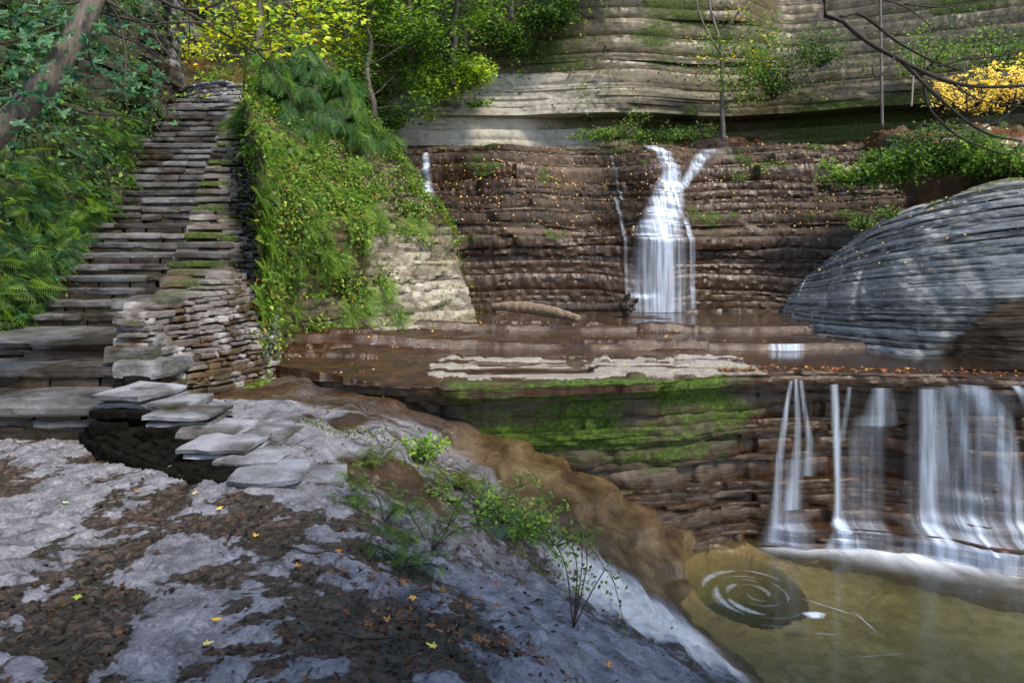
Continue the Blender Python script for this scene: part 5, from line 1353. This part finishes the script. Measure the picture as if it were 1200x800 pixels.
# creeping greenery: one stuff mesh each
P_, k = sample(BP, lambda x, y, z: sst(18, 15, y)*sst(5.5, 3.5, z)*sst(-1.45, -1.1, z)*(.04+sst(-.05, .2, fbm(x*.9, y*.9, z*1.3, 3, 160)))*(1-.985*sst(13.1, 13.6, y+.4*z)*sst(.55, .2, z)), 1500, rg)
N_ = BNn.reshape(-1, 3)[k]; cs2 = np.array(GREEN+BGREEN+GREEN)
D_ = N_*.6+rg.normal(size=N_.shape)*.35+[0, 0, -.75]
o = spray_cloud('creeping_greenery', P_+N_*.03, D_, .15, GREEN+BGREEN+GREEN+[(.14, .2, .04)], None, rg, roll=.8, var=.45); tag(o, 'thick mat of mosses and small hanging plants on the bluff', 'ground cover', kind='stuff')
P_, k = sample(BP, lambda x, y, z: sst(12, 16, y)*sst(2.0, 3.0, z)+sst(14.5, 16, y)*sst(.8, 1.6, z), 9000, rg); N_ = BNn.reshape(-1, 3)[k]
o = leaf_cloud('undergrowth', P_+N_*.08+rg.normal(size=P_.shape)*.10, N_+[0, 0, .6], .085, GREEN+DGREEN+BGREEN[:1], r=rg, tilt=.6); tag(o, 'low leafy undergrowth over the crown of the bluff', 'ground cover', kind='stuff')
P_, k = sample(HP, lambda x, y, z: sst(18.2, 16.5, y)*sst(5, 7, y)*sst(8.5, 6, z)*(.10+sst(-.15, .2, fbm(x*.7, y*.7, z*.9, 4, 161))), 27000, rg); N_ = HN.reshape(-1, 3)[k]
o = leaf_cloud('undergrowth', P_+N_*.1+rg.normal(size=P_.shape)*.12, N_+[0, 0, .8], .10, GREEN+DGREEN+BLGREEN, r=rg, tilt=.5, var=.4); tag(o, 'leafy undergrowth over the slope left of the stairs', 'ground cover', kind='stuff')
P_, k = sample(HP, lambda x, y, z: sst(13.5, 12, y)*sst(7.5, 9, y)*sst(1.0, .2, z-(y-10)*.4)*sst(-1.7, -1.2, z), 2600, rg); N_ = HN.reshape(-1, 3)[k]
o = spray_cloud('hanging_greenery', P_+N_*.05, N_*.8+rg.normal(size=N_.shape)*.3+[0, 0, -.3], .24, GREEN+BGREEN[:1]+BLGREEN+DGREEN[:1], None, rg, roll=.6); tag(o, 'bright feathery greenery massed at the foot of the left slope', 'ground cover', kind='stuff')
P_, k = sample(WP, lambda x, y, z: 1+0*x, 9000, rg)
o = leaf_cloud('undergrowth', P_+rg.normal(size=P_.shape)*[.1, .1, .18]+[0, 0, .15], np.tile([0, -.5, 1.], (len(P_), 1)), .12, GREEN+BGREEN+YGREEN[:1], r=rg, tilt=.6); tag(o, 'undergrowth on the wooded slope behind the stair head', 'ground cover', kind='stuff')
# cliff greenery patches
P_, k = sample(CP, lambda x, y, z: sst(.6, .0, x-(z-5.2)*1.0/.9)*sst(4.6, 5.1, z)*sst(9.5, 8.5, z), 9000, rg)
o = leaf_cloud('cliff_foliage', P_+rg.normal(size=P_.shape)*[.2, .25, .2]-[0, .35, 0], np.tile([0, -.7, .8], (len(P_), 1)), .10, GREEN+BGREEN+DGREEN, r=rg, tilt=.6); tag(o, 'leafy growth covering the upper left part of the cliff', 'ground cover', kind='stuff')
P_, k = sample(CP, lambda x, y, z: (sst(.18, .35, fbm(x*.5, 2, z*.7, 4, 170))*(x > 1)*.5+.9*np.exp(-((x-8.5)/1.6)**2-((z-5.8)/1.0)**2)+.9*np.exp(-((x-4.2)/1.6)**2-((z-3.55)/.22)**2)+.8*np.exp(-((x-13.5)/2.5)**2-((z-5.8)/1.2)**2))*sst(9.5, 8.5, z), 4200, rg)
o = leaf_cloud('cliff_foliage', P_+rg.normal(size=P_.shape)*[.1, .1, .08]-[0, .15, 0], np.tile([0, -.7, .8], (len(P_), 1)), .085, GREEN+DGREEN, r=rg, tilt=.6); tag(o, 'small plants in ledges of the cliff at right', 'ground cover', kind='stuff')

# bushes on the upper right cliff
for px, py, d, R_, cols, lb, n in [(905, 85, 21.2, (.9, .5, .8), GREEN+DGREEN, 'loose green bush on the cliff right of the forked tree', 1800),
   (960, 55, 20.8, (.8, .5, .6), GREEN+DGREEN, 'dim green bush high on the cliff at right', 1300), (1080, 60, 20.5, (.9, .5, .7), GREEN+BGREEN, 'airy green bush beside the pole-like sapling top', 1200),
   (1165, 60, 19.0, (1.0, .5, .6), BGREEN+GREEN, 'light green bush above the yellow shrub', 1400), (720, 158, 22.0, (1.2, .4, .16), [(.16, .22, .03)]+GREEN, 'long low yellowish clump at the foot of the pale band above the main fall', 1500),
   (805, 158, 21.9, (.9, .4, .18), GREEN+DGREEN+[(.14, .18, .03)], 'low mossy clump at the foot of the forked tree', 1300), (560, 122, 22.1, (.35, .2, .08), BGREEN, 'tiny grassy tuft on a seam of the pale band', 350)]:
    bush(px, py, d, R_, cols, lb, n, .08)
# right side shrubs
GR = 'green shrubs above the grey outcrop'
for px, py, d, R_, cols, lb, n in [
 (1010, 205, 16.6, (.75, .5, .25), BGREEN+GREEN, 'low bright green shrub at the left end above the grey outcrop', 2000),
 (1060, 192, 16.4, (.9, .5, .42), GREEN, 'rounded green shrub in the middle above the grey outcrop', 2600),
 (1105, 175, 16.6, (1.0, .6, .6), GREEN+DGREEN, 'taller dark green shrub right above the grey outcrop', 3000),
 (1150, 185, 16.0, (.8, .6, .45), BGREEN+GREEN, 'green shrub under the yellow-leaved shrub', 2400),
 (1195, 190, 15.5, (.7, .6, .35), GREEN, 'green shrub at the picture edge below the bare twigs', 1800)]:
    bush(px, py, d, R_, cols, lb, n, .085, GR)
for px, py, d, R_, lb, n in [(1135, 112, 15.6, (.85, .5, .42), 'yellow autumn shrub spreading left behind the bare branches', 1500), (1188, 95, 15.4, (.9, .5, .5), 'yellow autumn shrub at the right picture edge', 1700)]:
    bush(px, py, d, R_, [(.85, .62, .15), (.8, .55, .12), (.9, .7, .25), (.6, .5, .1)], lb, int(n*.5), .075, 'yellow autumn shrubs', flat=.35)
for px, py, d, R_, cols, lb, n in [(1180, 240, 13.0, (.35, .2, .18), BGREEN, 'small green tuft growing on the grey outcrop at right', 500), (1010, 262, 15.6, (.3, .2, .12), GREEN, 'small tuft on the upper left shoulder of the outcrop', 400),
   (865, 205, 20.2, (.2, .15, .3), GREEN, 'small plant clinging to the brown face right of the main fall', 300), (1040, 250, 14.8, (.25, .2, .1), GREEN, 'tiny plant tuft in the seams of the outcrop', 300)]:
    bush(px, py, d, R_, cols, lb, n, .05)

# ================================================================== LITTER
def litter(name, P_, cols, size, label, lift=.01, tilt=.35, lob=False, rg=RNG, kind='stuff', nrm=None):
    nr = np.tile([0, 0, 1.], (len(P_), 1)) if nrm is None else nrm
    o = leaf_cloud(name, P_+[0, 0, lift], nr, size, cols, mat=M['litter'], tilt=tilt, lob=lob, r=rg); tag(o, label, 'leaf litter', kind=kind); return o
# ground litter in hollows
u = rg.random(60000); yy = 2.4+6.8*u**1.4; xx = (rg.random(60000)*1.5-.78)*yy
gz_, gm_ = ground_z(xx, yy, True)
pr = gm_[:, 0]*.9+.03; pr *= sst(3.6, 2.6, -(gz_))*1.0; pr[gz_ < -2.2] *= .35
keep = rg.random(60000) < pr*.17*(.3+1.4*sst(-.3, .3, fbm(xx*2.2, yy*2.2, 0, 3, 195)))
G_ = np.stack([xx, yy, gz_], 1)[keep]
litter('leaf_litter', G_, [(.025, .015, .010), (.045, .022, .013), (.012, .008, .006), (.08, .036, .018), (.035, .024, .018)], .034, 'sodden brown leaf litter in the hollows of the creek bed', .008, .5, rg=rg)
# face and slope litter
P_, k = sample(FPT[4:], lambda x, y, z: sst(.2, .9, z)*(.3+sst(-.2, .4, fbm(x*.7, y*.7, z, 3, 180))), 5200, rg)
litter('leaf_litter', P_-[0, .03, 0], LITE+DEAD, .05, 'fallen leaves speckling the steps of the upper falls face', .01, .6, rg=rg, nrm=np.tile([0, -.6, 1.], (len(P_), 1)))
P_, k = sample(SLP, lambda x, y, z: 1+0*x, 6500, rg)
litter('leaf_litter', P_, DEAD+LITE[:2], .085, 'brown fallen leaves carpeting the bank below the cliff', .02, .5, rg=rg)
P_, k = sample(PT[nrows:], lambda x, y, z: (x < 6)*sst(-1.46, -1.40, z), 1500, rg)
litter('leaf_litter', P_, DEAD+LITE, .045, 'fallen leaves scattered over the rock ledge', .008, .4, rg=rg)
xx = rg.random(420)*6+2.6; lz = np.interp(xx, LEDGE_P[-1, :, 0], LEDGE_P[-1, :, 1]); P_ = np.stack([xx, lz+.05+.35*rg.random(420), 0*xx-1.462], 1)
litter('leaf_litter', P_, [(.35, .1, .03), (.3, .16, .04), (.15, .06, .02)], .06, 'orange leaves caught along the lip of the lower fall', .015, .5, rg=rg)
P_, k = sample(OPT, lambda x, y, z: sst(-.9, -.2, z)*sst(15, 12, x), 500, rg)
litter('leaf_litter', P_-[.02, .03, 0], LITE, .045, 'sparse dry leaves on the grey outcrop', .01, .6, rg=rg, nrm=np.tile([-.4, -.6, 1.], (len(P_), 1)))
rgm = np.random.default_rng(41)
c_ = np.array([Pz(px, py, -1.78)[:2] for px, py in [(440, 708), (470, 715), (500, 712), (455, 745), (490, 748), (530, 752), (560, 756), (600, 752), (620, 742), (545, 700), (410, 700), (520, 735)]])
q = np.repeat(c_, 13, 0)+rgm.normal(size=(len(c_)*13, 2))*[.13, .06]
for i_ in range(1): zq = ground_at(q[:, 0], q[:, 1])
litter('leaf_litter', np.column_stack([q, zq]), DEAD+[(.16, .07, .04), (.22, .11, .06)], .048, 'curled brown leaves gathered in cracks below the seedlings', .012, .45, lob=True, rg=rgm)
# olive moss on the shelf behind the seedlings
u_ = rgm.random((30000, 2)); qx = -1.9+2.3*u_[:, 0]; qy = 5.3+2.3*u_[:, 1]; qm = sst(.02, .25, fbm(qx*1.3-.6*qy, qy*1.9, 0, 4, 44))*sst(.9, .5, np.abs((qy-6.35)-.2*(qx+.8)))
kk_ = rgm.random(30000) < qm*.5; qx, qy = qx[kk_], qy[kk_]
o = leaf_cloud('low_moss', np.column_stack([qx, qy, ground_at(qx, qy)+.006]), np.tile([0, 0, 1.], (len(qx), 1)), .026, [(.07, .10, .02), (.12, .15, .03), (.05, .07, .02), (.16, .17, .05)], r=rgm, tilt=.6); tag(o, 'olive moss and sprouts over the shelf behind the seedlings', 'ground cover', kind='stuff')
# individually visible leaves
for i, (px, py, col, lb) in enumerate([
 (514, 762, (.62, .50, .12), 'bright yellow leaf nearest the camera right of centre'), (236, 758, (.6, .5, .15), 'pale yellow leaf lying left of centre among dark litter'),
 (256, 727, (.65, .4, .03), 'golden leaf on the dark litter patch at lower left'), (710, 783, (.5, .24, .06), 'large tan leaf on the slab near the bottom right of the path'),
 (484, 700, (.62, .33, .06), 'orange-tan leaf on the edge of the seedling patch'), (302, 632, (.6, .42, .08), 'small yellow leaf near the middle of the path'),
 (72, 593, (.3, .5, .25), 'small green leaf on the path at far left'), (256, 598, (.65, .5, .1), 'little yellow leaf below the kerb tip'), (92, 700, (.25, .35, .03), 'green-yellow leaf in the hollow at lower left'),
 (350, 668, (.5, .22, .04), 'orange leaf on bright rock near the centre of the path'), (225, 580, (.6, .45, .2), 'cream leaf on pale rock under the kerb'), (165, 578, (.35, .13, .05), 'russet leaf on pale rock left of the kerb shadow'),
 (395, 646, (.45, .17, .03), 'rust-coloured long leaf right of the path centre'), (560, 757, (.22, .08, .035), 'brown curled leaf in the crack at bottom centre'), (585, 685, (.3, .12, .05), 'reddish leaf at the foot of the seedlings')]):
    z = -1.64
    for _ in range(12): x, y, _z = Pz(px, py, z); z = .5*z+.5*float(ground_at(x, y))
    R = frame_rot(np.array([[random.uniform(-.2, .2), random.uniform(-.3, .1), 1.]]), np.array([random.uniform(0, 6)]))
    V, Fc, T_ = instance(LOBV, LOBF, LOBT, np.array([[0., 0, 0]]), R, np.array([.055 if i not in (0, 3) else .07]), np.array([col])); o = mesh('fallen_leaf', V, Fc, M['litter'], None, {'tint': T_}); o.location = (x, y, z+.018); tag(o, lb, 'leaf', 'large fallen leaves')

# ================================================================== SEEDLINGS IN THE FOREGROUND
def seedling(px, py, z, H, cols, label, seed, n=9, dirx=0, ls=.045, frondy=True):
    r = random.Random(seed); rg_ = np.random.default_rng(seed)
    for _ in range(12): x, y, _q = Pz(px, py, z); z = .5*z+.5*float(ground_at(x, y))
    g = empty('seedling', (x, y, z-.01), label, 'plant', 'seedlings rooted in the creek bed')
    parts = []; P_ = []; D_ = []
    for i in range(n):
        a = r.uniform(0, 2*PI); w_ = wander((x, y, z-.02), [math.cos(a)*.8+dirx, math.sin(a)*.5, r.uniform(.25, 1.0)], H*r.uniform(.6, 1.25), 10, .13, r, -.06); parts.append(tube(w_, [.006, .004, .0015], 5))
        for k in range(3, 11):
            dd = np.array(w_[k])-np.array(w_[k-1]); dd /= np.linalg.norm(dd)
            for s_ in (-1, 1): P_.append(w_[k]); D_.append(dd*.6+s_*np.array([-dd[1], dd[0], 0])+np.array([0, 0, r.uniform(-.2, .15)]))
            if r.random() < .35:
                w2 = wander(w_[k], [r.uniform(-1, 1), r.uniform(-1, 1), .2], H*.3, 5, .2, r); parts.append(tube(w2, [.003, .001], 4))
                for q in w2[2:]: P_.append(q); D_.append(rg_.normal(size=3)*[1, 1, .3])
    V, Fc = join(parts); loc(mesh('stem', V, Fc, M['bark_dark'], smooth=True), g)
    P_ = np.array(P_); D_ = np.array(D_)
    if frondy: spray_cloud('foliage', P_, D_, ls*2.6, cols, g, rg_, roll=.3)
    else:
        pos = np.repeat(P_, 2, 0)+rg_.normal(size=(len(P_)*2, 3))*.03; o = leaf_cloud('foliage', pos, np.tile([0, -.3, 1.], (len(pos), 1)), ls, cols, tilt=.35, r=rg_); loc(o, g)
for args in [(505, 645, -1.8, .55, GREEN+BLGREEN[:1], 'largest spreading seedling with dark stems at the centre of the creek bed', 1, 12, -.3, .035, True),
             (450, 610, -1.72, .35, GREEN, 'low feathery seedling left of the largest one', 2, 8, -.2, .035, True),
             (560, 600, -2.0, .5, BGREEN+GREEN, 'bright green seedling right of the largest one', 3, 10, .1, .04, False),
             (600, 625, -2.15, .45, GREEN+BGREEN, 'seedling with airy leaves nearest the wet basin', 4, 9, .2, .04, False),
             (495, 540, -1.7, .30, BGREEN, 'small bright seedling at the back by the mossy ledge corner', 5, 8, .3, .045, False),
             (440, 545, -1.62, .22, [(.1, .15, .04), (.08, .12, .02)], 'olive tuft on the pale shelf right of the kerb', 6, 8, 0, .03, True),
             (650, 640, -2.4, .38, GREEN, 'pale green sprig overhanging the white crest rock', 7, 6, .2, .035, False),
             (530, 570, -1.85, .3, [(.1, .14, .03), (.15, .2, .03)], 'yellowish grassy tuft in the middle of the seedling patch', 8, 12, 0, .03, True),
             (475, 660, -1.78, .25, DGREEN+GREEN, 'dark low sprig at the lower left edge of the seedling patch', 9, 8, 0, .03, True),
             (295, 452, -1.5, .2, BGREEN, 'small green tuft at the foot of the rubble wall', 10, 8, 0, .04, True),
             (198, 440, -1.2, .16, BGREEN, 'tiny bright sprig growing from the wall end', 11, 6, 0, .04, True)]:
    seedling(*args)
# arching dry weed stems by the crest
g = empty('weed', Pz(672, 740, -2.1), 'dry arching weed with drooping thin stems over the crest rock', 'plant')
base = np.array(Pz(672, 735, -2.1)); parts = []; P_ = []
for tip, mid in (((600, 640), (640, 630)), ((725, 690), (690, 640)), ((650, 650), (668, 640)), ((700, 640), (680, 625)), ((735, 745), (715, 670))):
    m_ = np.array(W(*mid, base[1])); t_ = np.array(W(*tip, base[1]-.1)); pl = smoothline([base, (base+m_)/2+[.03, 0, .1], m_, t_], 20); parts.append(tube(pl, [.005, .003, .0015], 5)); P_ += list(pl[6::2])
V, Fc = join(parts); loc(mesh('stem', V, Fc, M['bark_dark'], smooth=True), g)
rg = np.random.default_rng(6); pos = np.repeat(np.array(P_), 5, 0)+rg.normal(size=(len(P_)*5, 3))*.025
loc(leaf_cloud('foliage', pos, rg.normal(size=pos.shape), .03, [(.12, .17, .05), (.2, .25, .08), (.09, .14, .04)], r=rg), g)
# fallen twigs
for i, (a, b, lb) in enumerate([((45, 652), (190, 632), 'thin dark twig lying across the left of the path'), ((380, 745), (470, 752), 'broken twig among litter at bottom centre'), ((330, 645), (395, 652), 'short reddish twig near the path centre')]):
    pa = []
    for t in np.linspace(0, 1, 8):
        px = a[0]+(b[0]-a[0])*t; py = a[1]+(b[1]-a[1])*t; z = -1.63
        for _ in range(8): x, y, _q = Pz(px, py, z); z = .5*z+.5*float(ground_at(x, y))
        pa.append((x, y, z+.014+.01*math.sin(t*9)))
    V, Fc = tube(smoothline(pa, 24), [.007, .006, .003], 6, .2, i); tag(mesh('twig', V, Fc, M['bark_dark'], smooth=True), lb, 'twig')

# ================================================================== CAMERA, SKY, SUN
cam = bpy.data.cameras.new('camera'); co = bpy.data.objects.new('camera', cam); COL.objects.link(co); SC.camera = co
co.location = (0, 0, 0); co.rotation_euler = (math.radians(90), 0, 0)
cam.sensor_width = 36; cam.lens = 27; cam.shift_y = -100/1200; cam.clip_end = 2000; cam.clip_start = .05
w = bpy.data.worlds.new('World'); SC.world = w; w.use_nodes = True; nt_ = w.node_tree
bg = nt_.nodes['Background']; sky = nt_.nodes.new('ShaderNodeTexSky'); sky.sky_type = 'NISHITA'; sky.sun_disc = False
EL, AZ = math.radians(50), math.radians(140)     # azimuth from +Y clockwise
sky.sun_elevation = EL; sky.sun_rotation = AZ
nt_.links.new(sky.outputs[0], bg.inputs[0]); bg.inputs[1].default_value = .14
sl = bpy.data.lights.new('sun', 'SUN'); sl.energy = 2.3; sl.angle = math.radians(10); sl.color = (1, .88, .70)
so = bpy.data.objects.new('sun', sl); COL.objects.link(so)
dv = Vector((math.sin(AZ)*math.cos(EL), math.cos(AZ)*math.cos(EL), math.sin(EL)))
so.rotation_euler = dv.to_track_quat('Z', 'Y').to_euler()
SC.view_settings.view_transform = 'Standard'; SC.view_settings.look = 'None'; SC.view_settings.exposure = 1.3; SC.view_settings.gamma = 1
SC.render.engine = 'CYCLES'
SC.cycles.transparent_max_bounces = 24
